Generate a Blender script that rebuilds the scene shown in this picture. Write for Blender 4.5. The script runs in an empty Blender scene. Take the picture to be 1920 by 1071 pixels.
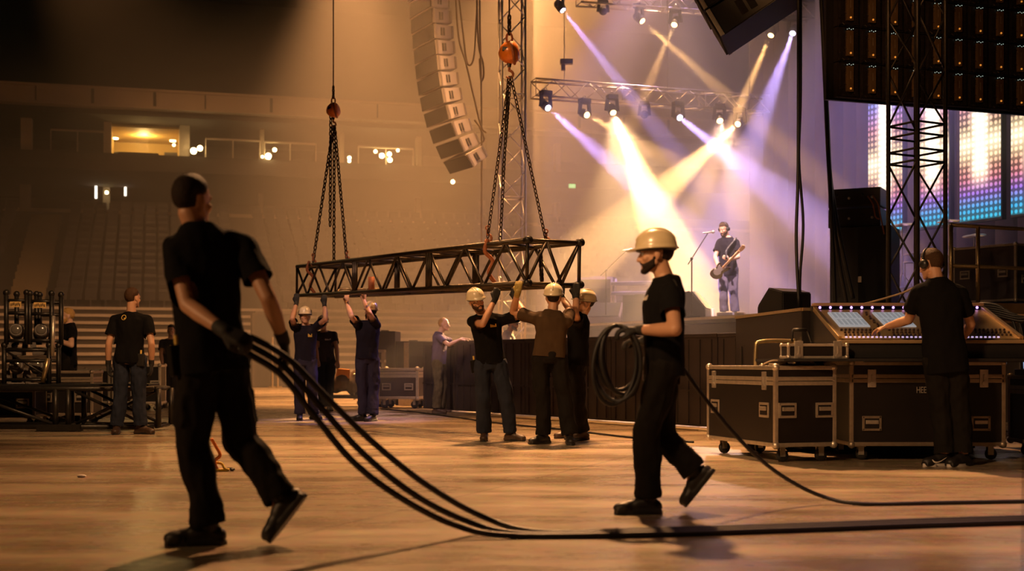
import bpy, bmesh, math, random
from mathutils import Vector as V, Matrix as M, noise
from mathutils.bvhtree import BVHTree
from math import sin, cos, pi, radians as R, sqrt, atan2
random.seed(7)
SC = bpy.context.scene
COL = SC.collection
F, HZ, HC = 2400.0, 680.0, 0.87      # focal length in pixels of a 1920 px wide frame, horizon row, lens height


def at(px, py, d):
    """world point at distance d that the level camera sees at that pixel"""
    return V(((px - 960) * d / F, d, HC + (HZ - py) * d / F))


def ground(px, py, z=0.0):
    d = (HC - z) * F / (py - HZ)
    return V(((px - 960) * d / F, d, z))


# ------------------------------------------------------------------ materials
MATS = {}


def mat(name, rgb, rough=.6, metal=0., var=0., scale=8., bump=0., bscale=60., emit=None, estr=0., coat=0., spec=.5):
    if name in MATS:
        return MATS[name]
    m = bpy.data.materials.new(name)
    m.use_nodes = True
    nt = m.node_tree
    b = nt.nodes['Principled BSDF']
    b.inputs['Base Color'].default_value = (*rgb, 1)
    b.inputs['Roughness'].default_value = rough
    b.inputs['Metallic'].default_value = metal
    b.inputs['Specular IOR Level'].default_value = spec
    if coat:
        b.inputs['Coat Weight'].default_value = coat
        b.inputs['Coat Roughness'].default_value = .15
    if var or bump:
        tc = nt.nodes.new('ShaderNodeTexCoord')
    if var:
        n = nt.nodes.new('ShaderNodeTexNoise')
        n.inputs['Scale'].default_value = scale
        n.inputs['Detail'].default_value = 6
        nt.links.new(tc.outputs['Object'], n.inputs['Vector'])
        mx = nt.nodes.new('ShaderNodeMix')
        mx.data_type = 'RGBA'
        mx.inputs['A'].default_value = (*[c * (1 - var) for c in rgb], 1)
        mx.inputs['B'].default_value = (*[min(1, c * (1 + var)) for c in rgb], 1)
        nt.links.new(n.outputs['Fac'], mx.inputs['Factor'])
        nt.links.new(mx.outputs['Result'], b.inputs['Base Color'])
    if bump:
        n = nt.nodes.new('ShaderNodeTexNoise')
        n.inputs['Scale'].default_value = bscale
        n.inputs['Detail'].default_value = 4
        nt.links.new(tc.outputs['Object'], n.inputs['Vector'])
        bp = nt.nodes.new('ShaderNodeBump')
        bp.inputs['Strength'].default_value = bump
        bp.inputs['Distance'].default_value = .02
        nt.links.new(n.outputs['Fac'], bp.inputs['Height'])
        nt.links.new(bp.outputs['Normal'], b.inputs['Normal'])
    if emit:
        b.inputs['Emission Color'].default_value = (*emit, 1)
        b.inputs['Emission Strength'].default_value = estr
    MATS[name] = m
    return m


BLACK = mat('black_paint', (.012, .011, .011), .45, var=.3, scale=20)
BLACKM = mat('black_metal', (.030, .026, .022), .42, .6, var=.4, scale=30, bump=.1)
TRUSSM = mat('worn_dark_truss_metal', (.060, .045, .030), .42, .8, var=.6, scale=14, bump=.15)
RUBBER = mat('black_rubber', (.012, .011, .010), .55)
ALU = mat('scuffed_aluminium', (.62, .55, .45), .42, .85, var=.25, scale=25, bump=.1)
SILVER = mat('pale_truss_aluminium', (.62, .58, .52), .38, .8, var=.15, scale=20)
PLY = mat('black_laminate', (.011, .008, .007), .42, var=.3, scale=6, bump=.05, bscale=200, spec=.3)
STEEL = mat('zinc_steel', (.50, .45, .38), .40, .8, var=.2, scale=40)
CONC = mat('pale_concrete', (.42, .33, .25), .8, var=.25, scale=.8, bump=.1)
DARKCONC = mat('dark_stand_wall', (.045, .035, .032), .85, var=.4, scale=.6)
CABCLOTH = mat('speaker_grille', (.012, .011, .011), .8, bump=.2, bscale=400)
CABPAINT = mat('grey_cabinet_paint', (.42, .38, .36), .6, var=.12, scale=6)
ORANGE = mat('orange_hoist_paint', (.85, .22, .02), .35, .1, var=.25, scale=25, coat=.3)
RUST = mat('rusty_orange_strap', (.36, .12, .045), .7, .1, var=.4, scale=50)
CHAIN = mat('dull_chain_steel', (.060, .040, .026), .45, .8, var=.4, scale=30)
GOLD = mat('brass_tinted_steel', (.50, .38, .2), .35, .9, var=.2, scale=30)
CABLE = mat('cable_rubber', (.010, .009, .009), .5)


# ------------------------------------------------------------------ object helpers
def basis_chain(o):
    mtx = M.Identity(4)
    while o is not None:
        mtx = o.matrix_basis @ mtx
        o = o.parent
    return mtx


def link_mesh(name, me, m, parent=None):
    o = bpy.data.objects.new(name, me)
    COL.objects.link(o)
    if m is not None and not me.materials:
        me.materials.append(m)
    if parent is not None:
        o.parent = parent
        me.transform(basis_chain(parent).inverted())
    return o


def thing(name, label, cat, loc=(0, 0, 0), rotz=0., group=None):
    o = bpy.data.objects.new(name, None)
    COL.objects.link(o)
    o.empty_display_size = .1
    o.location = loc
    o.rotation_euler = (0, 0, rotz)
    o['label'] = label
    o['category'] = cat
    if group:
        o['group'] = group
    return o


def tag(o, label, cat, group=None, kind=None):
    o['label'] = label
    o['category'] = cat
    if group:
        o['group'] = group
    if kind:
        o['kind'] = kind
    return o


def struct(o):
    o['kind'] = 'structure'
    return o


KIDS = {}


def kids(o):
    return [c for c in COL.objects if c.parent is o]


def dup(root, loc, rotz=None, label=None):
    r = root.copy()
    COL.objects.link(r)
    r.location = loc
    if rotz is not None:
        r.rotation_euler = (0, 0, rotz)
    if label:
        r['label'] = label
    if root.name not in KIDS:
        KIDS[root.name] = [(c, kids(c)) for c in kids(root)]
    for ch, subs in KIDS[root.name]:
        c = ch.copy()
        COL.objects.link(c)
        c.parent = r
        for g in subs:
            e = g.copy()
            COL.objects.link(e)
            e.parent = c
    return r


ORD = ['first', 'second', 'third', 'fourth', 'fifth', 'sixth', 'seventh', 'eighth', 'ninth', 'tenth', 'eleventh', 'twelfth']


def frame(x, z=V((0, 0, 1))):
    """rotation whose local X runs along x"""
    x = V(x).normalized()
    z = V(z)
    if abs(x.dot(z)) > .99:
        z = V((0, 1, 0))
    y = z.cross(x).normalized()
    z = x.cross(y)
    return M((x, y, z)).transposed()


def rotm(ax, ay, az):
    return (M.Rotation(az, 3, 'Z') @ M.Rotation(ay, 3, 'Y') @ M.Rotation(ax, 3, 'X'))


class MB:
    def __init__(s):
        s.bm = bmesh.new()

    def _xf(s, vs, c, rot=None):
        mt = M.Translation(V(c))
        if rot is not None:
            mt = mt @ rot.to_4x4()
        for v in vs:
            v.co = mt @ v.co
        return s

    def box(s, c, size, rot=None, bevel=0.):
        g = bmesh.ops.create_cube(s.bm, size=1)
        vs = g['verts']
        for v in vs:
            v.co = V((v.co.x * size[0], v.co.y * size[1], v.co.z * size[2]))
        if bevel:
            es = list({e for v in vs for e in v.link_edges})
            r = bmesh.ops.bevel(s.bm, geom=es, offset=bevel, segments=2, affect='EDGES', profile=.7)
            vs = list({v for f in r['faces'] for v in f.verts})
        return s._xf(vs, c, rot)

    def bar(s, p0, p1, w, h, up=V((0, 0, 1)), bevel=0.):
        p0, p1 = V(p0), V(p1)
        return s.box((p0 + p1) / 2, ((p1 - p0).length, w, h), frame(p1 - p0, up), bevel)

    def tube(s, p0, p1, r, r1=None, n=8):
        p0, p1 = V(p0), V(p1)
        dd = p1 - p0
        if dd.length < 1e-6:
            return s
        g = bmesh.ops.create_cone(s.bm, segments=n, radius1=r, radius2=r if r1 is None else r1, depth=dd.length, cap_ends=True)
        return s._xf(g['verts'], (p0 + p1) / 2, dd.to_track_quat('Z', 'Y').to_matrix())

    def sphere(s, c, r, rot=None, u=14, v=9):
        g = bmesh.ops.create_uvsphere(s.bm, u_segments=u, v_segments=v, radius=1)
        rr = (r, r, r) if isinstance(r, (int, float)) else r
        for w in g['verts']:
            w.co = V((w.co.x * rr[0], w.co.y * rr[1], w.co.z * rr[2]))
        return s._xf(g['verts'], c, rot)

    def cap(s, p0, p1, r0, r1, n=12):
        """tapered limb with round ends"""
        p0, p1 = V(p0), V(p1)
        d = p1 - p0
        L = d.length
        rows = []
        for k in range(5):
            a = -pi / 2 + k * pi / 8
            rows.append((r0 * cos(a), r0 * sin(a)))
        for k in range(5):
            a = k * pi / 8
            rows.append((r1 * cos(a), L + r1 * sin(a)))
        rows[0] = (0, rows[0][1]); rows[-1] = (0, rows[-1][1])
        return s.lathe(rows, p0, d.to_track_quat('Z', 'Y').to_matrix() if L > 1e-6 else None, n)

    def lathe(s, prof, c=(0, 0, 0), rot=None, n=20):
        bm = s.bm
        rows, new = [], []
        for r, z in prof:
            if r < 1e-6:
                v = bm.verts.new((0, 0, z)); rows.append([v]); new.append(v)
            else:
                row = [bm.verts.new((r * cos(2 * pi * i / n), r * sin(2 * pi * i / n), z)) for i in range(n)]
                rows.append(row); new += row
        for a, b in zip(rows, rows[1:]):
            for i in range(n):
                j = (i + 1) % n
                if len(a) == 1 and len(b) == 1:
                    continue
                if len(a) == 1:
                    bm.faces.new((a[0], b[j], b[i]))
                elif len(b) == 1:
                    bm.faces.new((a[i], a[j], b[0]))
                else:
                    bm.faces.new((a[i], a[j], b[j], b[i]))
        for row, flip in ((rows[0], True), (rows[-1], False)):
            if len(row) > 1:
                bm.faces.new(row[::-1] if flip else row)
        return s._xf(new, c, rot)

    def loft(s, rings, closed=True, caps=True):
        bm = s.bm
        rs = [[bm.verts.new(p) for p in ring] for ring in rings]
        n = len(rs[0])
        for a, b in zip(rs, rs[1:]):
            for i in range(n if closed else n - 1):
                j = (i + 1) % n
                bm.faces.new((a[i], a[j], b[j], b[i]))
        if caps and closed:
            bm.faces.new(rs[0][::-1]); bm.faces.new(rs[-1])
        return s

    def prism(s, poly, depth, c=(0, 0, 0), rot=None, bevel=0.):
        """polygon in local XZ pushed along local Y by depth, centred"""
        bm = s.bm
        a = [bm.verts.new((x, -depth / 2, z)) for x, z in poly]
        b = [bm.verts.new((x, depth / 2, z)) for x, z in poly]
        n = len(poly)
        fs = [bm.faces.new(a), bm.faces.new(b[::-1])]
        for i in range(n):
            j = (i + 1) % n
            fs.append(bm.faces.new((a[i], b[i], b[j], a[j])))
        vs = a + b
        bmesh.ops.recalc_face_normals(bm, faces=fs)
        if bevel:
            es = list({e for f in fs for e in f.edges})
            r = bmesh.ops.bevel(bm, geom=es, offset=bevel, segments=2, affect='EDGES')
            vs = list({v for f in r['faces'] for v in f.verts} | {v for v in vs if v.is_valid})
        return s._xf(vs, c, rot)

    def path(s, pts, r, n=8, closed=False):
        pts = [V(p) for p in pts]
        N = len(pts)
        rings, prev = [], None
        for i, p in enumerate(pts):
            if closed:
                t = pts[(i + 1) % N] - pts[i - 1]
            else:
                t = pts[min(i + 1, N - 1)] - pts[max(i - 1, 0)]
            t.normalize()
            if prev is None:
                x = t.orthogonal().normalized()
            else:
                x = (prev - t * prev.dot(t))
                x = x.normalized() if x.length > 1e-6 else t.orthogonal().normalized()
            prev = x
            y = t.cross(x)
            rr = r[i] if isinstance(r, (list, tuple)) else r
            rings.append([p + (x * cos(2 * pi * k / n) + y * sin(2 * pi * k / n)) * rr for k in range(n)])
        if closed:
            rings.append(rings[0])
        return s.loft(rings, True, not closed)

    def torus(s, c, R0, r, rot=None, n=20, m=8, sx=1., sy=1.):
        pts = [V((R0 * cos(2 * pi * i / n) * sx, R0 * sin(2 * pi * i / n) * sy, 0)) for i in range(n)]
        k = len(s.bm.verts)
        s.bm.verts.ensure_lookup_table()
        s.path(pts, r, m, closed=True)
        s.bm.verts.ensure_lookup_table()
        return s._xf(s.bm.verts[k:], c, rot)

    def build(s, name, m, parent=None, smooth=False, weld=0.):
        if weld:
            bmesh.ops.remove_doubles(s.bm, verts=s.bm.verts[:], dist=weld)
        bmesh.ops.recalc_face_normals(s.bm, faces=s.bm.faces[:])
        me = bpy.data.meshes.new(name)
        s.bm.to_mesh(me)
        s.bm.free()
        if smooth:
            me.polygons.foreach_set('use_smooth', [True] * len(me.polygons))
        return link_mesh(name, me, m, parent)


def spline(pts, k=8):
    """Catmull-Rom through the points"""
    pts = [V(p) for p in pts]
    P = [pts[0] * 2 - pts[1]] + pts + [pts[-1] * 2 - pts[-2]]
    out = []
    for i in range(1, len(P) - 2):
        a, b, c, d = P[i - 1], P[i], P[i + 1], P[i + 2]
        for j in range(k):
            t = j / k
            out.append(.5 * ((2 * b) + (c - a) * t + (2 * a - 5 * b + 4 * c - d) * t * t + (3 * b - a - 3 * c + d) * t ** 3))
    out.append(pts[-1])
    return out


def remesh(mb, vox, it=4):
    me = bpy.data.meshes.new('tmp')
    bmesh.ops.recalc_face_normals(mb.bm, faces=mb.bm.faces[:])
    mb.bm.to_mesh(me)
    mb.bm.free()
    o = bpy.data.objects.new('tmp', me)
    COL.objects.link(o)
    r = o.modifiers.new('r', 'REMESH')
    r.mode = 'VOXEL'
    r.voxel_size = vox
    if it:
        sm = o.modifiers.new('s', 'SMOOTH')
        sm.factor = .5
        sm.iterations = it
    dg = bpy.context.evaluated_depsgraph_get()
    out = bpy.data.meshes.new_from_object(o.evaluated_get(dg))
    bpy.data.objects.remove(o)
    bpy.data.meshes.remove(me)
    return out


def text_mesh(txt, size, loc, rot, m, name, parent):
    cu = bpy.data.curves.new('t', 'FONT')
    cu.body = txt
    cu.size = size
    cu.extrude = .001
    o = bpy.data.objects.new('t', cu)
    COL.objects.link(o)
    dg = bpy.context.evaluated_depsgraph_get()
    me = bpy.data.meshes.new_from_object(o.evaluated_get(dg))
    bpy.data.objects.remove(o)
    me.materials.clear()
    me.transform(M.Translation(V(loc)) @ rot.to_4x4())
    return link_mesh(name, me, m, parent)
# ------------------------------------------------------------------ people
SKIN = mat('skin_warm', (.50, .27, .16), .5, var=.12, scale=9)
SKIN2 = mat('skin_fair', (.60, .36, .25), .5, var=.12, scale=9)
TEEBLK = mat('black_cotton', (.005, .0045, .0045), .9, var=.3, scale=6, bump=.25, bscale=18, spec=.12)
TEENAVY = mat('navy_cotton', (.014, .012, .020), .9, var=.3, scale=6, bump=.25, bscale=18, spec=.12)
TEEBROWN = mat('brown_cotton', (.060, .036, .018), .9, var=.3, scale=6, bump=.25, bscale=18, spec=.12)
TEEPURPLE = mat('faded_violet_cotton', (.10, .075, .13), .9, var=.3, scale=6, bump=.25, bscale=18, spec=.12)
TEEGREY = mat('charcoal_cotton', (.035, .028, .026), .9, var=.3, scale=6, bump=.25, bscale=18, spec=.12)
PALEJKT = mat('pale_jacket_cloth', (.55, .47, .40), .9, var=.2, scale=6, bump=.25, bscale=18, spec=.12)
PANTBLK = mat('black_work_twill', (.009, .0075, .006), .85, var=.35, scale=5, bump=.3, bscale=14, spec=.12)
JEANS = mat('dark_denim', (.020, .024, .038), .85, var=.4, scale=7, bump=.3, bscale=16, spec=.12)
PANTNAVY = mat('navy_work_twill', (.030, .027, .050), .85, var=.4, scale=7, bump=.3, bscale=16, spec=.12)
CAMO = mat('khaki_camo_twill', (.10, .085, .05), .85, var=.7, scale=14, bump=.3, bscale=16, spec=.12)
JEANSLT = mat('violet_grey_denim', (.12, .11, .17), .85, var=.3, scale=7, bump=.3, bscale=16, spec=.12)
BOOT = mat('black_boot_leather', (.012, .010, .009), .5, var=.3, scale=20)
BOOTBR = mat('brown_boot_leather', (.055, .030, .018), .5, var=.3, scale=20)
SOLE = mat('pale_shoe_sole', (.55, .5, .45), .7)
GLOVEB = mat('black_work_glove', (.013, .012, .011), .75, var=.3, scale=30)
GLOVEY = mat('yellow_work_glove', (.35, .25, .06), .8, var=.5, scale=40)
HATW = mat('cream_hard_hat_plastic', (.62, .50, .30), .3, var=.08, scale=6, coat=.3)
HATY = mat('pale_hard_hat_plastic', (.72, .62, .42), .32, var=.08, scale=6, coat=.3)
HAIRD = mat('dark_brown_hair', (.020, .012, .008), .6, var=.4, scale=60, bump=.5, bscale=120, spec=.15)
HAIRBR = mat('brown_hair', (.055, .028, .014), .6, var=.4, scale=60, bump=.5, bscale=120, spec=.15)
HAIRBL = mat('blond_hair', (.48, .29, .10), .6, var=.4, scale=60, bump=.5, bscale=120, spec=.15)
HAIRGR = mat('grey_beard_hair', (.34, .32, .33), .7, var=.4, scale=60, bump=.5, bscale=120, spec=.15)
EYEW = mat('eye_white', (.6, .55, .5), .3)
LOGOY = mat('yellow_print', (.75, .50, .10), .7)
LOGOW = mat('pale_print', (.65, .58, .5), .7)
HEADPH = mat('headphone_plastic', (.015, .014, .016), .4)

UP = V((0, 0, 1))


def ring(c, side, fw, hw, hd, n=20, p=2.4):
    out = []
    for i in range(n):
        a = 2 * pi * i / n
        x, y = cos(a), sin(a)
        k = (abs(x) ** p + abs(y) ** p) ** (-1 / p)
        out.append(c + side * (x * k * hw) + fw * (y * k * hd))
    return out


def cut(me, planes):
    """open a garment: everything past each plane goes, among the faces its test picks"""
    bm = bmesh.new()
    bm.from_mesh(me)
    for co, no, test in planes:
        fs = [f for f in bm.faces if test(f.calc_center_median())]
        geo = list({v for f in fs for v in f.verts}) + list({e for f in fs for e in f.edges}) + fs
        if geo:
            bmesh.ops.bisect_plane(bm, geom=geo, plane_co=co, plane_no=no, clear_outer=True)
    lone = [v for v in bm.verts if not v.link_faces]
    bmesh.ops.delete(bm, geom=lone, context='VERTS')
    # drop scraps that came loose
    seen, best = set(), []
    for f in bm.faces:
        if f.index in seen:
            continue
        st, isl = [f], []
        seen.add(f.index)
        while st:
            q = st.pop()
            isl.append(q)
            for e in q.edges:
                for g in e.link_faces:
                    if g.index not in seen:
                        seen.add(g.index)
                        st.append(g)
        best.append(isl)
    if len(best) > 1:
        best.sort(key=len)
        bmesh.ops.delete(bm, geom=[f for isl in best[:-1] for f in isl], context='FACES')
    bm.to_mesh(me)
    bm.free()


def near(c, r):
    return lambda p: (p - c).length < r


def along(p0, dv, lo, hi, r, notin=None):
    dv = dv.normalized()

    def f(p):
        q = p - p0
        t = q.dot(dv)
        return lo < t < hi and (q - dv * t).length < r and not (notin and notin(p))
    return f


def rumple(me, amp, freq, seed=0.):
    off = V((seed * 3.1, seed * 1.7, seed))
    nr = [v.normal.copy() for v in me.vertices]
    for v, n in zip(me.vertices, nr):
        c = v.co.copy()
        q = V((c.x, c.y, c.z * .6)) * freq + off
        v.co = c + n * (noise.noise(q) * amp + noise.noise(q * 2.3) * amp * .5)


def smooth(me):
    me.polygons.foreach_set('use_smooth', [True] * len(me.polygons))


def add_hand(mb, W, d, n, curl, s, fat=0., flip=1):
    """palm, four bent fingers of different lengths and a thumb off the side of the palm"""
    d = d.normalized()
    n = (n - d * n.dot(d)).normalized()
    t = d.cross(n) * flip                    # towards the thumb side
    g = lambda a, b, c: W + (d * a + t * b + n * c) * s
    for b in (-.030, -.010, .010, .030):
        mb.cap(g(.0, b * .55, 0), g(.085, b, 0), (.017 + fat) * s, (.0125 + fat) * s, 8)
    for b, L in ((.031, .070), (.0105, .080), (-.0105, .074), (-.031, .058)):
        p = V((.088, 0)); a = curl * .45
        for k, (f, r) in enumerate(((.45, .0100), (.31, .0092), (.24, .0084))):
            q = p + V((cos(a), sin(a))) * (L * f)
            mb.cap(g(p.x, b, p.y), g(q.x, b, q.y), (r + fat) * s, (r - .0006 + fat) * s, 8)
            p = q; a += curl * .75
    p0 = g(.022, .026, .004)
    p1 = g(.060, .052, .012 + .012 * min(curl, 1.2))
    p2 = g(.088, .055 - .014 * curl, .016 + .028 * min(curl, 1.3))
    mb.cap(p0, p1, (.0155 + fat) * s, (.0115 + fat) * s, 8)
    mb.cap(p1, p2, (.0115 + fat) * s, (.0092 + fat) * s, 8)


def head_frame(face, tilt=0.):
    f = V(face).normalized()
    sx = f.cross(UP).normalized()
    u = sx.cross(f)
    mt = M((sx, f, u)).transposed()
    if tilt:
        mt = mt @ M.Rotation(tilt, 3, 'Y')
    return mt


def add_head(mb, C, Rm, s):
    g = lambda x, y, z: C + Rm @ (V((x, y, z)) * s)
    mb.sphere(g(0, -.012, .022), (.076 * s, .096 * s, .094 * s), Rm, 18, 12)
    mb.sphere(g(0, .018, -.035), (.063 * s, .072 * s, .085 * s), Rm, 16, 10)
    mb.cap(g(-.052, .0, -.06), g(-.018, .066, -.104), .022 * s, .020 * s, 8)
    mb.cap(g(.052, .0, -.06), g(.018, .066, -.104), .022 * s, .020 * s, 8)
    mb.sphere(g(0, .074, -.104), (.024 * s, .019 * s, .019 * s), Rm, 10, 8)
    mb.cap(g(-.036, .073, .014), g(.036, .073, .014), .014 * s, .014 * s, 8)
    mb.cap(g(0, .086, -.002), g(0, .106, -.042), .0085 * s, .0135 * s, 8)
    mb.cap(g(-.012, .094, -.045), g(.012, .094, -.045), .010 * s, .010 * s, 8)
    mb.cap(g(-.019, .082, -.070), g(.019, .082, -.070), .0085 * s, .0085 * s, 8)
    mb.cap(g(-.017, .080, -.081), g(.017, .080, -.081), .0085 * s, .0085 * s, 8)
    for k in (-1, 1):
        mb.sphere(g(k * .042, .058, -.034), .022 * s, None, 10, 8)
        mb.sphere(g(k * .078, -.012, -.018), (.009 * s, .019 * s, .032 * s), Rm, 10, 8)


def hair_shell(C, Rm, s, style, m, parent, thick=.010):
    mb = MB()
    mb.sphere(V((0, -.014, .024)), (.076 + thick, .097 + thick, .095 + thick), None, 40, 28)
    bm = mb.bm
    dead = []
    for v in bm.verts:
        x, y, z = v.co
        front = .052 if style != 'bald' else .20
        low = -.112 + max(0, y + .10) * .85
        lim = low + (front - low) * max(0, min(1, (y + .015) / .075))
        if abs(x) > .05 and -.035 < y < .012:
            lim = max(lim, .01)
        if z < lim:
            dead.append(v)
    bmesh.ops.delete(bm, geom=dead, context='VERTS')
    for v in bm.verts:
        k = noise.noise(v.co * 45) * .0035
        v.tag = any(e.is_boundary for e in v.link_edges)
    ring0 = [v for v in bm.verts if v.tag]
    depth = {v: 0 for v in ring0}
    front = ring0
    for lv in (1, 2, 3):
        nx = []
        for v in front:
            for e in v.link_edges:
                w_ = e.other_vert(v)
                if w_ not in depth:
                    depth[w_] = lv
                    nx.append(w_)
        front = nx
    for v, lv in depth.items():
        v.co *= (.885, .93, .965, .985)[lv]
    r = bmesh.ops.extrude_face_region(bm, geom=bm.faces[:])
    for e in r['geom']:
        if isinstance(e, bmesh.types.BMVert):
            e.co *= .86
    for v in bm.verts:
        v.co = C + Rm @ (v.co * s)
    return mb.build('hair', m, parent, True)


def beard_mesh(C, Rm, s, m, parent):
    mb = MB()
    g = lambda x, y, z: C + Rm @ (V((x, y, z)) * s)
    for k in (-1, 1):
        mb.cap(g(k * .062, .006, -.035), g(k * .056, .016, -.075), .012 * s, .017 * s, 8)
        mb.cap(g(k * .056, .016, -.075), g(k * .018, .07, -.110), .018 * s, .022 * s, 8)
        mb.cap(g(k * .058, .014, -.058), g(k * .032, .064, -.082), .018 * s, .020 * s, 8)
        mb.cap(g(k * .004, .094, -.058), g(k * .026, .080, -.072), .006 * s, .008 * s, 8)
    mb.sphere(g(0, .076, -.110), (.028 * s, .020 * s, .020 * s), Rm, 12, 8)
    me = remesh(mb, .005, 2)
    smooth(me)
    return link_mesh('beard', me, m, parent)


def hard_hat(C, Rm, s, m, parent, stripe=False):
    """dome with a ridge, a rim all round and a peak in front; local frame = head frame"""
    bm = MB()
    n, rows = 32, []
    for j in range(10):
        a = j / 9 * pi / 2
        row = []
        for i in range(n):
            b = 2 * pi * i / n
            x, y = cos(b), sin(b)
            rr = cos(a) ** .8
            row.append(V((x * rr * .104, y * rr * .128 - .006, .045 + sin(a) * .110)))
        rows.append(row)
    rim = []
    for i in range(n):
        b = 2 * pi * i / n
        x, y = cos(b), sin(b)
        pk = max(0, y) ** 3
        rim.append(V((x * .116, y * .140 - .006 + pk * .045, .036 - pk * .008)))
    under = [p * .93 + V((0, 0, -.002)) for p in rim]
    inner = [V((p.x * .97, p.y * .97, p.z - .004)) for p in rows[0]]
    all_rows = [inner, under, rim, rows[0]] + rows[1:]
    tr = lambda p: C + Rm @ (p * s)
    bm.loft([[tr(p) for p in r] for r in all_rows], True, False)
    bm.bm.faces.new([v for v in bm.bm.verts[-n:]])
    for off in (-.022, 0, .022):
        pts = [tr(V((off, cos(a) * (.128 - abs(off) * .5) - .006, .047 + sin(a) * (.113 - abs(off) * .2)))) for a in [pi * (.12 + .76 * k / 12) for k in range(13)]]
        bm.path(pts, .007 * s, 6)
    o = bm.build('hard_hat', m, parent, True)
    st = MB()
    st.torus(tr(V((0, -.006, .030))), .096 * s, .010 * s, Rm, 24, 6, 1., 1.2)
    st.build('headband', HEADPH, o, True)
    if stripe:
        q = MB()
        rows = []
        for dz in (.062, .10):
            rows.append([tr(V((-cos(b) * .1065, sin(b) * .131 - .006, dz))) for b in [R(-50 + 8 * k) for k in range(9)]])
        q.loft(rows, False, False)
        q.build('stripe', HEADPH, o, True)
    return o


def headphones(C, Rm, s, parent):
    mb = MB()
    g = lambda x, y, z: C + Rm @ (V((x, y, z)) * s)
    mb.path([g(.095 * cos(a), -.005, .012 + .112 * sin(a)) for a in [R(2 + 16 * k) for k in range(12)]], .010 * s, 8)
    h = mb.build('headphones', HEADPH, parent, True)
    for k in (-1, 1):
        c = MB()
        c.lathe([(0, -.022), (.034, -.022), (.040, -.008), (.040, .012), (.030, .022), (0, .022)], g(k * .094, -.005, -.012), Rm @ M.Rotation(pi / 2, 3, 'Y'), 18)
        c.build('ear_cup', HEADPH, h, True)


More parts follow.
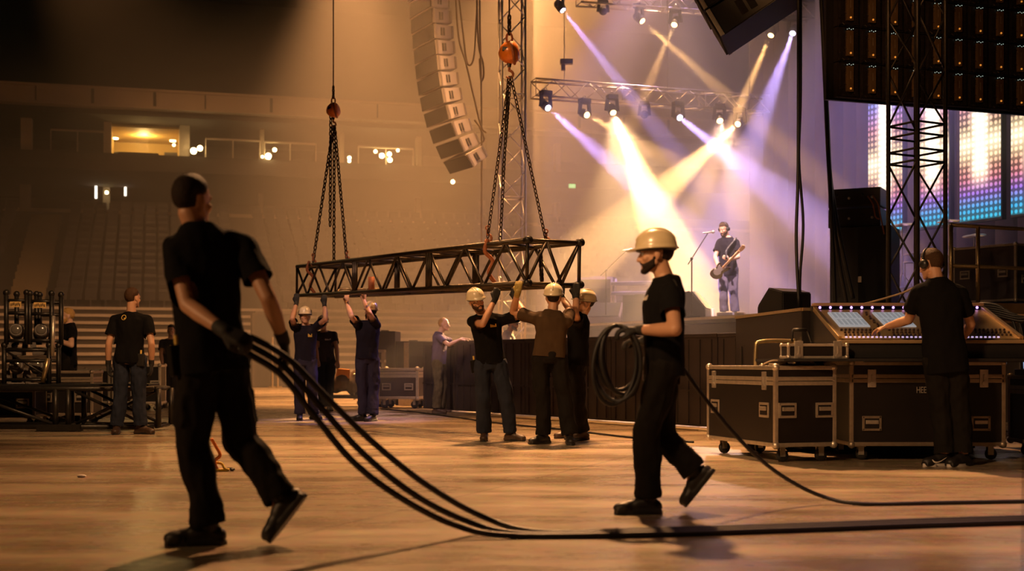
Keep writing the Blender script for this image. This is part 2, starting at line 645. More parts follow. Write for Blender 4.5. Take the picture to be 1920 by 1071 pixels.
def person(label, d, s, J, face, fwd, tee=TEEBLK, pants=PANTBLK, boots=BOOT, skin=SKIN, hat=None, hair=('short', HAIRD), beard=None,
           gloves=(None, None), hands=(None, None), curl=(.5, .5), vox=.008, ground_z=0., tilt=0., belt=False, sleeves=.62, hem=-.03, extras=None,
           cuffs=(1, 1), shoes=False, loose=1., stripe=False, pockets=False, group=None):
    k = F / d
    P = {}

    def put(key, parent=None, L=0):
        a, b, c = J[key]
        if b == 'g' or b == 'l':                     # a foot on the ground
            D = d + c
            z = ground_z + (.098 * s if key[:2] == 'an' else .012)
            P[key] = V(((a - 960) * D / F, D, z))
            return
        if isinstance(c, str):
            base = P[parent]
            D0 = base.y
            q = at(a, b, D0)
            flat = (q - base).length
            L *= s
            if flat > L * 1.12:
                print('LONG', label[:30], key, round(flat / s, 3), 'ideal', round(L / s, 3))
            c2 = sqrt(max(0, L * L - flat * flat)) * (1 if c == '+' else -1)
            P[key] = at(a, b, D0 + c2)
            v = P[key] - base
            if v.length > L * 1.15:
                P[key] = base + v
        else:
            P[key] = at(a, b, d + c)

    for q in ('pel', 'hipA', 'hipB', 'neck', 'head', 'shA', 'shB'):
        put(q)
    for e in 'AB':
        put('el' + e, 'sh' + e, .30)
        put('wr' + e, 'el' + e, .262)
        if J['an' + e][1] == 'g':
            put('an' + e)
            put('to' + e)
            a, b, c = J['kn' + e]                    # knee between hip and planted ankle
            hp, an = P['hip' + e], P['an' + e]
            if isinstance(c, str):
                mid = (hp + an) / 2
                P['kn' + e] = at(a, b, mid.y + (.06 if c == '+' else -.06))
            else:
                P['kn' + e] = at(a, b, d + c)
        else:
            put('kn' + e, 'hip' + e, .44)
            put('an' + e, 'kn' + e, .42)
            put('to' + e, 'an' + e, .21)
    if P['anA'].z < .09 and ground_z == 0:
        pass
    base = (P['anA'] + P['anB']) / 2
    root = thing('person', label, 'person', (base.x, base.y, ground_z), 0, group)
    up = (P['neck'] - P['pel']).normalized()
    fw = V(fwd).normalized()
    sT = (P['shB'] - P['shA']).normalized()
    sT = (sT - up * sT.dot(up)).normalized()
    sP = (P['hipB'] - P['hipA'])
    sP = (sP - up * sP.dot(up)).normalized()
    fT = sT.cross(up)
    if fT.dot(fw) < 0:
        fT = -fT
    fP = sP.cross(up)
    if fP.dot(fw) < 0:
        fP = -fP
    pel, nk = P['pel'], P['neck']
    SL = (nk - pel).length

    def spine(t):
        c = pel + (nk - pel) * t
        w = max(0, min(1, t))
        return c, (sP * (1 - w) + sT * w).normalized(), (fP * (1 - w) + fT * w).normalized()

    def trunk(mb, prof):
        rs = []
        for t, hw, hd, fo in prof:
            c, a, b = spine(t)
            rs.append(ring(c + b * fo * s, a, b, hw * s, hd * s))
        mb.loft(rs)

    # ---- body: one continuous surface
    mb = MB()
    trunk(mb, [(-.16, .10, .075, 0), (-.06, .155, .105, -.005), (.05, .160, .112, -.008), (.28, .140, .098, 0), (.5, .145, .105, .005),
               (.72, .160, .112, .008), (.86, .155, .100, 0), (.95, .11, .075, -.005), (1.03, .062, .058, 0)])
    hd = P['head']
    Rm = head_frame(face, tilt)
    mb.cap(nk - up * .03 * s, hd + Rm @ V((0, -.025, -.07)) * s, .060 * s, .054 * s)
    add_head(mb, hd, Rm, s)
    for i, e in enumerate('AB'):
        sh, el, wr = P['sh' + e], P['el' + e], P['wr' + e]
        hp, kn, an = P['hip' + e], P['kn' + e], P['an' + e]
        c, a, b = spine(.86)
        mb.cap(c, sh - up * .008 * s, .07 * s, .050 * s)
        mb.cap(nk - up * .045 * s, sh - up * .012 * s, .050 * s, .044 * s)
        mb.cap(sh - up * .006 * s, el, .050 * s, .040 * s)
        fa = wr - el
        mb.cap(el, el + fa * .35, .040 * s, .042 * s)
        mb.cap(el + fa * .35, wr, .042 * s, .027 * s)
        mb.cap(hp, kn, .085 * s, .056 * s)
        mb.cap(kn, kn + (an - kn) * .35, .055 * s, .054 * s)
        mb.cap(kn + (an - kn) * .35, an, .054 * s, .036 * s)
        hd_dir, palm, flip = hands[i] if hands[i] else (fa, fw, 1)
        hdv = V(hd_dir)
        add_hand(mb, wr, hdv, V(palm), curl[i], s * .97, 0., flip)
        tv = (P['to' + e] - an).normalized()
        mb.cap(an, an + tv * .15 * s, .036 * s, .024 * s)
    me = remesh(mb, vox, 2)
    smooth(me)
    link_mesh('body', me, skin, root)
    if Rm[1][1] < .6:
        for kx in (-1, 1):
            eb = MB()
            eb.sphere(hd + Rm @ V((kx * .031, .0745, -.008)) * s, .0125 * s, None, 10, 8)
            e0 = eb.build('eye', EYEW, root, True)
            pb = MB()
            pb.sphere(hd + Rm @ V((kx * .031, .0845, -.008)) * s, .0058 * s, None, 8, 6)
            pb.build('iris', HEADPH, e0, True)
            bb = MB()
            bb.path([hd + Rm @ V((kx * (.014 + .012 * q), .0875 - .004 * q, .016 + .003 * sin(q))) * s for q in (0, 1, 2, 2.6)], .0045 * s, 6)
            bb.build('eyebrow', hair[1] if hair else HAIRD, root, True)
    # ---- shirt
    mb = MB()
    w = loose
    trunk(mb, [(hem / SL - .10, .178 * w, .128 * w, -.008), (.06, .175 * w, .126 * w, -.008), (.28, .162 * w, .120 * w, 0), (.5, .166 * w, .124 * w, .005),
               (.72, .180, .130, .008), (.86, .176, .116, 0), (.95, .128, .090, -.005), (1.04, .082, .075, -.002)])
    def intrunk(p):
        q = p - pel
        t = q.dot(up) / SL
        c, a, b = spine(t)
        q = p - c
        return (q.dot(a) / (.205 * s)) ** 2 + (q.dot(b) / (.160 * s)) ** 2 < 1 and t < .93

    planes = [(spine(hem / SL)[0], -up, along(spine(hem / SL)[0], -up, -.05 * s, .4 * s, .30 * s)),
              (nk + up * .012 * s + fT * .02 * s, (up * .92 + fT * .3).normalized(), near(nk, .13 * s))]
    for e in 'AB':
        sh, el = P['sh' + e], P['el' + e]
        c, a, b = spine(.84)
        mb.cap(c, sh, .09 * s, .066 * s)
        mb.cap(nk - up * .04 * s, sh, .070 * s, .066 * s)
        ua = el - sh
        if sleeves > 1.2:
            wr = P['wr' + e]
            mb.cap(sh, el, .070 * s, .058 * s)
            mb.cap(el, wr + (wr - el) * .06, .058 * s, .046 * s)
            planes.append((wr - (wr - el) * .02, (wr - el).normalized(), near(wr, .09 * s)))
        else:
            mb.cap(sh, sh + ua * (sleeves + .2), .068 * s, .076 * s)
            planes.append((sh + ua * sleeves, ua.normalized(), along(sh + ua * sleeves, ua, -.04 * s, .25 * s, .105 * s, intrunk)))
    me = remesh(mb, max(vox, .009), 5)
    cut(me, planes)
    rumple(me, .013 * s, 8, d)
    smooth(me)
    shirt = link_mesh('jacket' if sleeves > 1.2 else 'shirt', me, tee, root)
    # ---- trousers
    mb = MB()
    trunk(mb, [(-.17, .125, .10, 0), (-.06, .168, .120, -.006), (.05, .164, .116, -.008), (.13, .158, .108, -.004), (.20, .155, .104, 0)])
    planes = [(spine(.14)[0], up, near(spine(.14)[0], .3 * s))]
    for e in 'AB':
        hp, kn, an = P['hip' + e], P['kn' + e], P['an' + e]
        mb.cap(hp, kn, .104 * s, .086 * s)
        mb.cap(kn, kn + (an - kn) * .45, .084 * s, .084 * s)
        mb.cap(kn + (an - kn) * .45, an + (an - kn) * .05, .084 * s, .080 * s)
        for q_, r_ in ((.80, .086), (.92, .088)):
            mb.sphere(kn + (an - kn) * q_, r_ * s)
        planes.append((an - (an - kn) * .01, (an - kn).normalized(), along(an, an - kn, -.06 * s, .2 * s, .14 * s)))
        if pockets:
            out = sP * (-1 if e == 'A' else 1)
            mid = hp + (kn - hp) * .62 + out * .07 * s
            mb.box(mid, (.17 * s, .10 * s, .05 * s), frame(kn - hp, out), .015)
    me = remesh(mb, max(vox, .009), 4)
    cut(me, planes)
    rumple(me, .016 * s, 10, d + 3)
    smooth(me)
    tr = link_mesh('trousers', me, pants, root)
    if belt:
        c, a, b = spine(.1)
        rs = []
        for t in (.085, .135):
            c, a, b = spine(t)
            rs.append(ring(c, a, b, .172 * s, .126 * s, 28))
        bb = MB()
        bb.loft(rs)
        bb.build('belt', BOOT, root, True)
    # ---- boots
    for e in 'AB':
        kn, an, to = P['kn' + e], P['an' + e], P['to' + e]
        a = (to - an).normalized()
        sk = (kn - an).normalized()
        ax = a.cross(sk)
        ax = ax.normalized() if ax.length > .05 else sP.copy()
        f = M.Rotation(R(21.8), 3, ax) @ a
        u = ax.cross(f)
        if u.dot(sk) < 0:
            u = -u
        if J['an' + e][1] == 'g':
            f = V((a.x, a.y, 0)).normalized(); u = UP.copy()
        sd = f.cross(u)
        Rb = M((f, sd, u)).transposed()
        o = an - u * .098 * s
        g = lambda x, y, z: o + Rb @ (V((x, y, z)) * s)
        mb = MB()
        mb.sphere(g(-.035, 0, .045), (.050 * s, .041 * s, .045 * s), Rb)
        mb.cap(g(-.02, 0, .055), g(.12, .0, .045), .043 * s, .040 * s)
        mb.sphere(g(.145, 0, .038), (.072 * s, .050 * s, .038 * s), Rb)
        mb.cap(g(.0, 0, .07), g(.07, 0, .055), .046 * s, .045 * s)
        mb.box(g(.062, 0, .016), (.275 * s, .088 * s, .032 * s), Rb, .012)
        if not shoes:
            mb.cap(an, an + sk * .11 * s, .050 * s, .054 * s)
        me = remesh(mb, .007, 2)
        smooth(me)
        bo = link_mesh('shoe' if shoes else 'boot', me, boots, root)
        so = MB()
        pts = []
        for i in range(24):
            t = 2 * pi * i / 24
            x = .062 + .148 * cos(t)
            pts.append((x, (.046 + .008 * cos(t - .0)) * sin(t)))
        so.loft([[g(x, y, z) for x, y in pts] for z in (0, .022)])
        so.build('sole', SOLE if shoes else RUBBER, bo, False)
    # ---- gloves
    for i, e in enumerate('AB'):
        if gloves[i] is None:
            continue
        el, wr = P['el' + e], P['wr' + e]
        hd_dir, palm, flip = hands[i] if hands[i] else (wr - el, fw, 1)
        mb = MB()
        add_hand(mb, wr, V(hd_dir), V(palm), curl[i], s, .004, flip)
        mb.cap(wr - (wr - el).normalized() * .05 * s, wr, .036 * s, .034 * s)
        me = remesh(mb, .006, 2)
        smooth(me)
        link_mesh('glove', me, gloves[i], root)
    # ---- head dress
    if hair:
        hair_shell(hd, Rm, s, hair[0], hair[1], root, .007 if hair[0] != 'bald' else .005)
    if beard:
        beard_mesh(hd, Rm, s, beard, root)
    if hat:
        hard_hat(hd + Rm @ V((0, 0, -.012)) * s, Rm, s, hat, root, stripe)
    bv = BVHTree.FromObject(shirt, bpy.context.evaluated_depsgraph_get()) if extras else None
    for ex in extras or []:
        if ex[0] == 'headphones':
            headphones(hd, Rm, s, root)
        elif ex[0] == 'print':           # a printed mark on the chest or back: (kind, t, across, fwd sign, w, h, material, shape)
            _, t, ac, sg, ww, hh, mm, shp = ex
            c, a, b = spine(t)
            inv = basis_chain(root).inverted()
            mb = MB()
            cells = [(i, j) for i in range(6) for j in range(3)]
            def proj(x, y):
                p = c + a * (ac + x) * s + up * y * s + b * sg * .4
                hit = bv.ray_cast(inv @ p, -b * sg)
                return (basis_chain(root) @ hit[0] + b * sg * .004) if hit[0] else None
            if shp == 'ring':
                pts = [proj(ww * cos(2 * pi * i / 14) / 2, hh * sin(2 * pi * i / 14) / 2) for i in range(14)]
                if all(pts):
                    mb.path(pts, .004, 6, closed=True)
                q = proj(ww * .2, -hh * .2)
                if q:
                    mb.sphere(q, .009)
            else:
                for i in range(5):
                    x0, x1 = -ww / 2 + ww * i / 5, -ww / 2 + ww * (i + .8) / 5
                    hgt = hh * (.5 + .5 * ((i * 7 + 3) % 4) / 3)
                    qs = [proj(x0, -hh / 2), proj(x1, -hh / 2), proj(x1, -hh / 2 + hgt), proj(x0, -hh / 2 + hgt)]
                    if all(qs):
                        vs = [mb.bm.verts.new(q) for q in qs]
                        mb.bm.faces.new(vs)
            if len(mb.bm.verts):
                mb.build('printed_logo', mm, shirt)
        elif ex[0] == 'pouch':           # (kind, t, across, fwd, material)
            _, t, ac, fo, mm = ex
            c, a, b = spine(t)
            mb = MB()
            mb.box(c + a * ac * s + b * fo * s - up * .06 * s, (.09 * s, .05 * s, .15 * s), M((a, b, up)).transposed(), .012)
            pc = mb.build('tool_pouch', mm, root)
            mb = MB()
            mb.tube(c + a * ac * s + b * fo * s, c + a * ac * s + b * fo * s + up * .06 * s, .011 * s)
            mb.build('tool', LOGOY, pc)
    return root, P
# ------------------------------------------------------------------ the people in the photo
def up_hand(x=0., y=0.):
    return (V((x, y, 1)), V((0, .4, .3)), 1)


PEOPLE = {}
PEOPLE['puller'] = person(
    'bareheaded person in black t-shirt and work trousers seen from behind, walking and dragging black cables', 6.1, .985,
    dict(pel=(398, 658, 0), hipA=(372, 664, -.05), hipB=(427, 664, .05), neck=(372, 428, .0), head=(362, 374, .0), shA=(328, 464, -.05), shB=(458, 462, .05),
         elA=(352, 572, '-'), wrA=(422, 622, '-'), elB=(503, 560, '-'), wrB=(532, 640, '+'),
         knA=(362, 826, -.02), anA=(392, 'g', .0), toA=(322, 'g', -.03), knB=(452, 826, .07), anB=(527, 932, .02), toB=(505, 1006, -.02)),
    (.50, .86, -.02), (-.35, .93, 0), hair=('short', HAIRD), gloves=(GLOVEB, GLOVEB),
    hands=((V((.92, -.2, -.38)), V((0, .6, -.6)), -1), (V((.15, .1, -1)), V((-1, 0, 0)), 1)), curl=(1.0, .8), vox=.007, pockets=True, hem=-.10,
    extras=[('pouch', .05, -.17, .02, PANTBLK)])
PEOPLE['coiler'] = person(
    'person in cream hard hat and black t-shirt walking left holding a coil of cable', 7.4, .95,
    dict(pel=(1243, 684, 0), hipA=(1246, 690, -.085), hipB=(1240, 690, .085), neck=(1249, 522, 0), head=(1229, 474, 0), shA=(1257, 550, -.17), shB=(1240, 552, .17),
         elA=(1266, 618, '-'), wrA=(1196, 619, -.12), elB=(1250, 625, '+'), wrB=(1206, 640, '+'),
         knA=(1213, 806, -.07), anA=(1216, 'g', -.05), toA=(1158, 'g', -.06), knB=(1240, 814, .11), anB=(1302, 884, .08), toB=(1283, 948, .08)),
    (-1, .12, -.04), (-1, .05, 0), pants=PANTBLK, hat=HATW, hair=('short', HAIRD), beard=HAIRD, gloves=(GLOVEB, GLOVEB),
    hands=((V((-1, 0, .02)), V((0, .1, -1)), 1), (V((-1, .1, 0)), V((0, 0, -1)), -1)), curl=(.95, .9), vox=.007, pockets=True, hem=-.06,
    extras=[('pouch', .03, .17, -.10, PANTBLK), ('pouch', .06, .16, .08, BOOT), ('print', .76, -.06, 1, .06, .03, LOGOW, 'bar')])
PEOPLE['mixer'] = person(
    'person in black t-shirt and headphones standing at the mixing console, seen from behind', 10.8, 1.03,
    dict(pel=(1772, 672, 0), hipA=(1754, 678, 0), hipB=(1790, 678, 0), neck=(1757, 527, 0.02), head=(1745, 494, .06), shA=(1721, 549, .03), shB=(1799, 551, 0),
         elA=(1704, 600, '+'), wrA=(1664, 612, '+'), elB=(1820, 608, '+'), wrB=(1806, 634, '+'),
         knA=(1764, 772, .04), anA=(1772, 'g', .0), toA=(1740, 'g', -.05), knB=(1800, 772, .03), anB=(1807, 'g', -.02), toB=(1788, 'g', -.10)),
    (-.55, .85, -.22), (-.1, 1, 0), pants=PANTBLK, hair=('short', HAIRBR), boots=BOOT, shoes=True,
    hands=((V((-.75, .6, -.3)), V((0, 0, -1)), 1), (V((-.2, .9, -.2)), V((0, 0, -1)), -1)), curl=(.5, .5), hem=-.12, extras=[('headphones',)])
PEOPLE['lifter_smile'] = person(
    'hard-hatted person in black polo shirt and dark jeans, facing the camera, steadying the truss overhead', 14.2, .96,
    dict(pel=(920, 678, 0), hipA=(904, 684, 0), hipB=(936, 684, 0), neck=(909, 590, 0), head=(893, 563, -.04), shA=(886, 603, 0), shB=(945, 600, -.02),
         elA=(905, 608, '-'), wrA=(928, 562, -.06), elB=(984, 588, '-'), wrB=(966, 560, .1),
         knA=(906, 750, -.03), anA=(908, 'g', .05), toA=(907, 'g', -.14), knB=(950, 752, -.02), anB=(957, 'g', .05), toB=(980, 'g', -.05)),
    (.42, -.88, -.10), (.1, -1, 0), pants=JEANS, boots=BOOTBR, hat=HATY, hair=('short', HAIRBR), beard=HAIRBR, gloves=(GLOVEB, GLOVEB),
    hands=(up_hand(.25, .1), up_hand(-.1, .2)), curl=(.8, .8), tilt=.25, hem=-.02,
    extras=[('print', .74, .09, 1, .07, .035, LOGOY, 'bar'), ('pouch', .05, -.19, .0, PANTBLK)])
PEOPLE['lifter_brown'] = person(
    'hard-hatted person in brown t-shirt seen from behind, holding the truss with a yellow glove', 13.65, 1.0,
    dict(pel=(1030, 668, 0), hipA=(1013, 676, 0), hipB=(1048, 676, 0), neck=(1036, 585, 0.02), head=(1038, 556, .06), shA=(1002, 598, .03), shB=(1064, 603, 0),
         elA=(962, 584, '+'), wrA=(971, 548, -.08), elB=(1068, 580, '+'), wrB=(1052, 556, '+'),
         knA=(1018, 750, .03), anA=(1020, 'g', .05), toA=(1000, 'g', -.05), knB=(1058, 750, .03), anB=(1068, 'g', .0), toB=(1071, 'g', -.18)),
    (.1, 1, .15), (-.05, 1, 0), tee=TEEBROWN, hat=HATY, hair=('short', HAIRD), gloves=(GLOVEY, GLOVEB),
    hands=((V((.1, .3, 1)), V((.3, 1, 0)), 1), up_hand(0, .2)), curl=(.9, .8), hem=-.01, pockets=True)
PEOPLE['lifter_side'] = person(
    'hard-hatted person in dark t-shirt half hidden behind the brown-shirted person, gripping the truss', 14.45, .98,
    dict(pel=(1082, 680, 0), hipA=(1078, 686, -.07), hipB=(1085, 686, .07), neck=(1088, 592, 0), head=(1097, 566, 0), shA=(1084, 606, -.15), shB=(1092, 604, .15),
         elA=(1079, 588, '-'), wrA=(1081, 553, -.28), elB=(1082, 585, '+'), wrB=(1078, 554, .0),
         knA=(1085, 755, -.06), anA=(1092, 'g', .02), toA=(1066, 'g', .0), knB=(1072, 755, .1), anB=(1072, 'g', .22), toB=(1046, 'g', .2)),
    (-.9, -.35, .05), (-1, -.1, 0), tee=TEEBLK, pants=PANTBLK, boots=BOOTBR, hat=HATY, hair=('short', HAIRD), gloves=(GLOVEB, GLOVEB),
    hands=(up_hand(.0, -.1), up_hand(0, .1)), curl=(.9, .9), tilt=-.2, hem=-.03, pockets=True)
PEOPLE['far_lifter_front'] = person(
    'person in striped hard hat raising both arms under the far end of the truss', 19.3, .97,
    dict(pel=(572, 674, 0), hipA=(561, 679, 0), hipB=(583, 679, 0), neck=(573, 610, 0), head=(572, 592, -.02), shA=(553, 614, 0), shB=(592, 614, 0),
         elA=(548, 598, '-'), wrA=(556, 568, -.05), elB=(611, 598, '-'), wrB=(608, 570, -.05),
         knA=(562, 727, -.03), anA=(562, 'g', .0), toA=(561, 'g', -.2), knB=(586, 727, -.02), anB=(588, 'g', .3), toB=(597, 'g', .2)),
    (.25, -.95, .05), (0, -1, 0), tee=TEENAVY, pants=PANTNAVY, hat=HATY, stripe=True, hair=('short', HAIRD), gloves=(GLOVEB, GLOVEB),
    hands=(up_hand(0, 0), up_hand(0, 0)), curl=(.7, .7), hem=-.02, vox=.009, extras=[('print', .70, .09, 1, .06, .05, LOGOY, 'bar')])
PEOPLE['far_lifter_back'] = person(
    'person in cream hard hat turned away, pushing the truss up with bare hands', 19.0, 1.0,
    dict(pel=(688, 670, 0), hipA=(678, 676, -.02), hipB=(699, 676, .02), neck=(690, 604, 0), head=(695, 583, 0), shA=(671, 609, 0), shB=(706, 610, 0),
         elA=(659, 594, '-'), wrA=(650, 568, .12), elB=(693, 588, '-'), wrB=(682, 564, .05),
         knA=(680, 728, -.02), anA=(681, 'g', .0), toA=(664, 'g', -.03), knB=(700, 728, .02), anB=(699, 'g', -.05), toB=(690, 'g', -.17)),
    (-.6, .75, .1), (-.5, .8, 0), tee=TEENAVY, pants=PANTNAVY, hat=HATW, hair=('short', HAIRD), beard=HAIRD, skin=SKIN2,
    hands=(up_hand(0, .1), up_hand(0, .1)), curl=(.7, .7), hem=-.02, vox=.009, pockets=True)
PEOPLE['far_watcher'] = person(
    'person in hard hat and charcoal t-shirt standing behind the arms-raised person with arms hanging', 23., .96,
    dict(pel=(611, 674, 0), hipA=(602, 678, 0), hipB=(620, 678, 0), neck=(608, 623, 0), head=(605, 606, -.02), shA=(592, 628, 0), shB=(626, 628, 0),
         elA=(592, 652, '-'), wrA=(596, 676, '-'), elB=(631, 653, '-'), wrB=(633, 678, '-'),
         knA=(604, 722, -.02), anA=(603, 'g', .0), toA=(601, 'g', -.2), knB=(618, 722, -.02), anB=(617, 'g', .0), toB=(622, 'g', -.2)),
    (-.3, -.95, .0), (0, -1, 0), tee=TEEGREY, pants=PANTBLK, hat=HATY, stripe=True, hair=('short', HAIRD), hem=-.04, vox=.01, curl=(.5, .5),
    extras=[('print', .72, .08, 1, .11, .03, LOGOW, 'bar')])
PEOPLE['polo'] = person(
    'person in black polo shirt, jeans and black gloves watching with their back to the camera', 15.6, 1.0,
    dict(pel=(243, 670, 0), hipA=(227, 677, 0), hipB=(260, 677, 0), neck=(246, 588, 0), head=(249, 558, .02), shA=(215, 601, 0), shB=(277, 601, 0),
         elA=(204, 645, '-'), wrA=(203, 684, '+'), elB=(284, 645, '-'), wrB=(284, 683, '+'),
         knA=(226, 742, .02), anA=(219, 'g', .0), toA=(216, 'g', -.15), knB=(260, 742, .02), anB=(263, 'g', .0), toB=(281, 'g', -.06)),
    (.42, .9, .0), (0, 1, 0), pants=JEANS, boots=BOOTBR, hair=('short', HAIRBR), gloves=(GLOVEB, GLOVEB),
    hands=((V((.05, 0, -1)), V((1, 0, 0)), -1), (V((-.05, 0, -1)), V((-1, 0, 0)), 1)), curl=(.6, .6), hem=-.06,
    extras=[('print', .90, -.055, -1, .055, .06, LOGOY, 'ring'), ('pouch', .06, .16, -.08, BOOT)])
PEOPLE['blond'] = person(
    'blond bearded person in black t-shirt standing side-on at the dark lifting frame', 19., .95,
    dict(pel=(128, 676, 0), hipA=(125, 681, -.08), hipB=(131, 681, .08), neck=(130, 608, 0), head=(126, 592, 0), shA=(134, 620, -.16), shB=(124, 620, .16),
         elA=(134, 648, '-'), wrA=(107, 637, '+'), elB=(128, 648, '+'), wrB=(108, 644, '+'),
         knA=(128, 730, -.06), anA=(130, 'g', -.1), toA=(118, 'g', -.18), knB=(134, 730, .1), anB=(143, 'g', .1), toB=(130, 'g', .1)),
    (-.92, -.35, -.05), (-1, -.1, 0), tee=TEEBLK, pants=PANTBLK, boots=BOOTBR, skin=SKIN2, hair=('short', HAIRBL), beard=HAIRBL,
    hands=((V((-1, 0, .1)), V((0, 0, -1)), 1), (V((-1, 0, .1)), V((0, 0, -1)), -1)), curl=(.7, .7), vox=.009, hem=-.06)
PEOPLE['grey_watcher'] = person(
    'dark-haired person in charcoal clothes facing the camera in front of the bleachers', 25., .92,
    dict(pel=(320, 682, 0), hipA=(311, 686, 0), hipB=(329, 686, 0), neck=(320, 636, 0), head=(321, 619, -.02), shA=(304, 642, 0), shB=(336, 642, 0),
         elA=(302, 664, '-'), wrA=(305, 686, '-'), elB=(340, 664, '-'), wrB=(337, 686, '-'),
         knA=(312, 720, -.02), anA=(311, 'g', .0), toA=(308, 'g', -.2), knB=(328, 720, -.02), anB=(329, 'g', .0), toB=(333, 'g', -.2)),
    (.05, -1, .0), (0, -1, 0), tee=TEEGREY, pants=TEEGREY, boots=BOOTBR, hair=('short', HAIRD), vox=.01, curl=(.5, .5),
    extras=[('print', .70, .08, 1, .13, .06, LOGOY, 'bar')])
PEOPLE['barrier'] = person(
    'balding person in faded violet t-shirt and camouflage trousers reaching over the black crowd barrier', 21.85, .92,
    dict(pel=(823, 676, 0), hipA=(820, 680, -.08), hipB=(826, 680, .08), neck=(824, 624, 0), head=(833, 608, 0), shA=(824, 634, -.16), shB=(830, 634, .16),
         elA=(842, 647, '-'), wrA=(863, 637, '+'), elB=(850, 645, '+'), wrB=(867, 635, '+'),
         knA=(822, 722, -.04), anA=(818, 'g', -.05), toA=(834, 'g', -.08), knB=(830, 722, .08), anB=(826, 'g', .05), toB=(842, 'g', .05)),
    (.95, -.2, .0), (1, 0, 0), tee=TEEPURPLE, pants=CAMO, boots=BOOTBR, skin=SKIN2, hair=('bald', HAIRBL),
    hands=((V((1, .2, 0)), V((0, 0, -1)), -1), (V((1, .2, 0)), V((0, 0, -1)), 1)), curl=(.4, .4), vox=.01, hem=-.06)
PEOPLE['bearded'] = person(
    'grey-bearded person in pale jacket and white hard hat standing behind the crowd barrier', 22.3, .95,
    dict(pel=(952, 678, 0), hipA=(950, 682, -.08), hipB=(955, 682, .08), neck=(953, 622, 0), head=(962, 607, 0), shA=(950, 632, -.16), shB=(956, 632, .16),
         elA=(962, 654, '-'), wrA=(986, 645, '-'), elB=(968, 652, '+'), wrB=(990, 648, '+'),
         knA=(952, 722, -.04), anA=(950, 'g', -.05), toA=(966, 'g', -.08), knB=(958, 722, .08), anB=(956, 'g', .05), toB=(972, 'g', .05)),
    (.92, -.35, -.1), (1, 0, 0), tee=PALEJKT, pants=PANTBLK, boots=BOOTBR, skin=SKIN2, hair=('short', HAIRGR), beard=HAIRGR, hat=HATW,
    hands=((V((1, .1, 0)), V((0, 0, -1)), -1), (V((1, .1, 0)), V((0, 0, -1)), 1)), curl=(.5, .5), vox=.01, sleeves=1.5, hem=-.1)
STAGE_Z = 1.73
PEOPLE['guitarist'] = person(
    'person in cap, headphones and dark t-shirt playing an electric guitar on the stage', 24., 1.0,
    dict(pel=(1365, 502, 0), hipA=(1357, 507, .02), hipB=(1374, 507, -.02), neck=(1364, 445, 0), head=(1357, 429, -.04), shA=(1349, 455, .03), shB=(1380, 455, -.03),
         elA=(1341, 482, '-'), wrA=(1346, 500, '-'), elB=(1384, 482, '-'), wrB=(1366, 487, '-'),
         knA=(1356, 548, -.04), anA=(1358, 'g', .0), toA=(1350, 'g', -.16), knB=(1375, 548, -.03), anB=(1378, 'g', .0), toB=(1374, 'g', -.18)),
    (-.72, -.62, -.38), (-.35, -.9, 0), tee=TEENAVY, pants=JEANSLT, skin=SKIN2, hair=('short', HAIRBR), beard=HAIRBR, shoes=True, ground_z=STAGE_Z,
    hands=((V((.35, -.5, -.8)), V((.2, 1, 0)), 1), (V((-.75, -.5, .3)), V((.2, 1, .2)), -1)), curl=(.8, 1.0), vox=.009, hem=-.16, extras=[('headphones',)])

mx = PEOPLE['mixer'][0]
sh_ = [o for o in COL.objects if o.parent is mx and o.name.startswith('shoe')][0]
mb = MB()
mb.path(spline([at(1748, 862, 10.66), at(1753, 867, 10.655), at(1762, 866, 10.66), at(1775, 858, 10.68)], 5), [.003, .004, .005, .006, .007, .0075, .007, .0065, .006, .005, .004, .003, .0025, .002, .0015, .001], 6)
mb.build('curved_check_mark', LOGOW, sh_, True)
# ------------------------------------------------------------------ shared makers
def lattice(root, corners, L, bay, r, m, faces=((0, 1), (1, 2), (2, 3), (3, 0)), rc=None, chord='chord', each=False, post=1):
    """box truss: corners(t) gives the four chord points at length t; zigzag bracing on each face"""
    rc = rc or r * 2
    for k in range(4):
        mb = MB()
        mb.tube(corners(0)[k], corners(L)[k], rc, n=10)
        mb.build(chord, m, root, True)
    nb = max(1, round(L / bay))
    for fi, (a, b) in enumerate(faces):
        mb = MB()
        for i in range(nb):
            t0, t1 = L * i / nb, L * (i + 1) / nb
            if (i + fi) % 2:
                p, q = corners(t0)[a], corners(t1)[b]
            else:
                p, q = corners(t0)[b], corners(t1)[a]
            if each:
                e = MB(); e.tube(p, q, r, n=8); e.build('brace', m, root, True)
            else:
                mb.tube(p, q, r, n=6)
        for i in range(0, nb + 1, post):
            t = L * i / nb
            if each:
                e = MB(); e.tube(corners(t)[a], corners(t)[b], r * 1.15, n=8); e.build('post', m, root, True)
            else:
                mb.tube(corners(t)[a], corners(t)[b], r, n=6)
        if not each:
            mb.build('lattice', m, root, True)
        else:
            mb.bm.free()


def straight(P0, P1, side, up, w, h):
    P0, P1 = V(P0), V(P1)
    dv = (P1 - P0).normalized()
    s_, u_ = V(side).normalized() * w / 2, V(up).normalized() * h / 2
    return lambda t: [P0 + dv * t - s_ + u_, P0 + dv * t + s_ + u_, P0 + dv * t + s_ - u_, P0 + dv * t - s_ - u_]


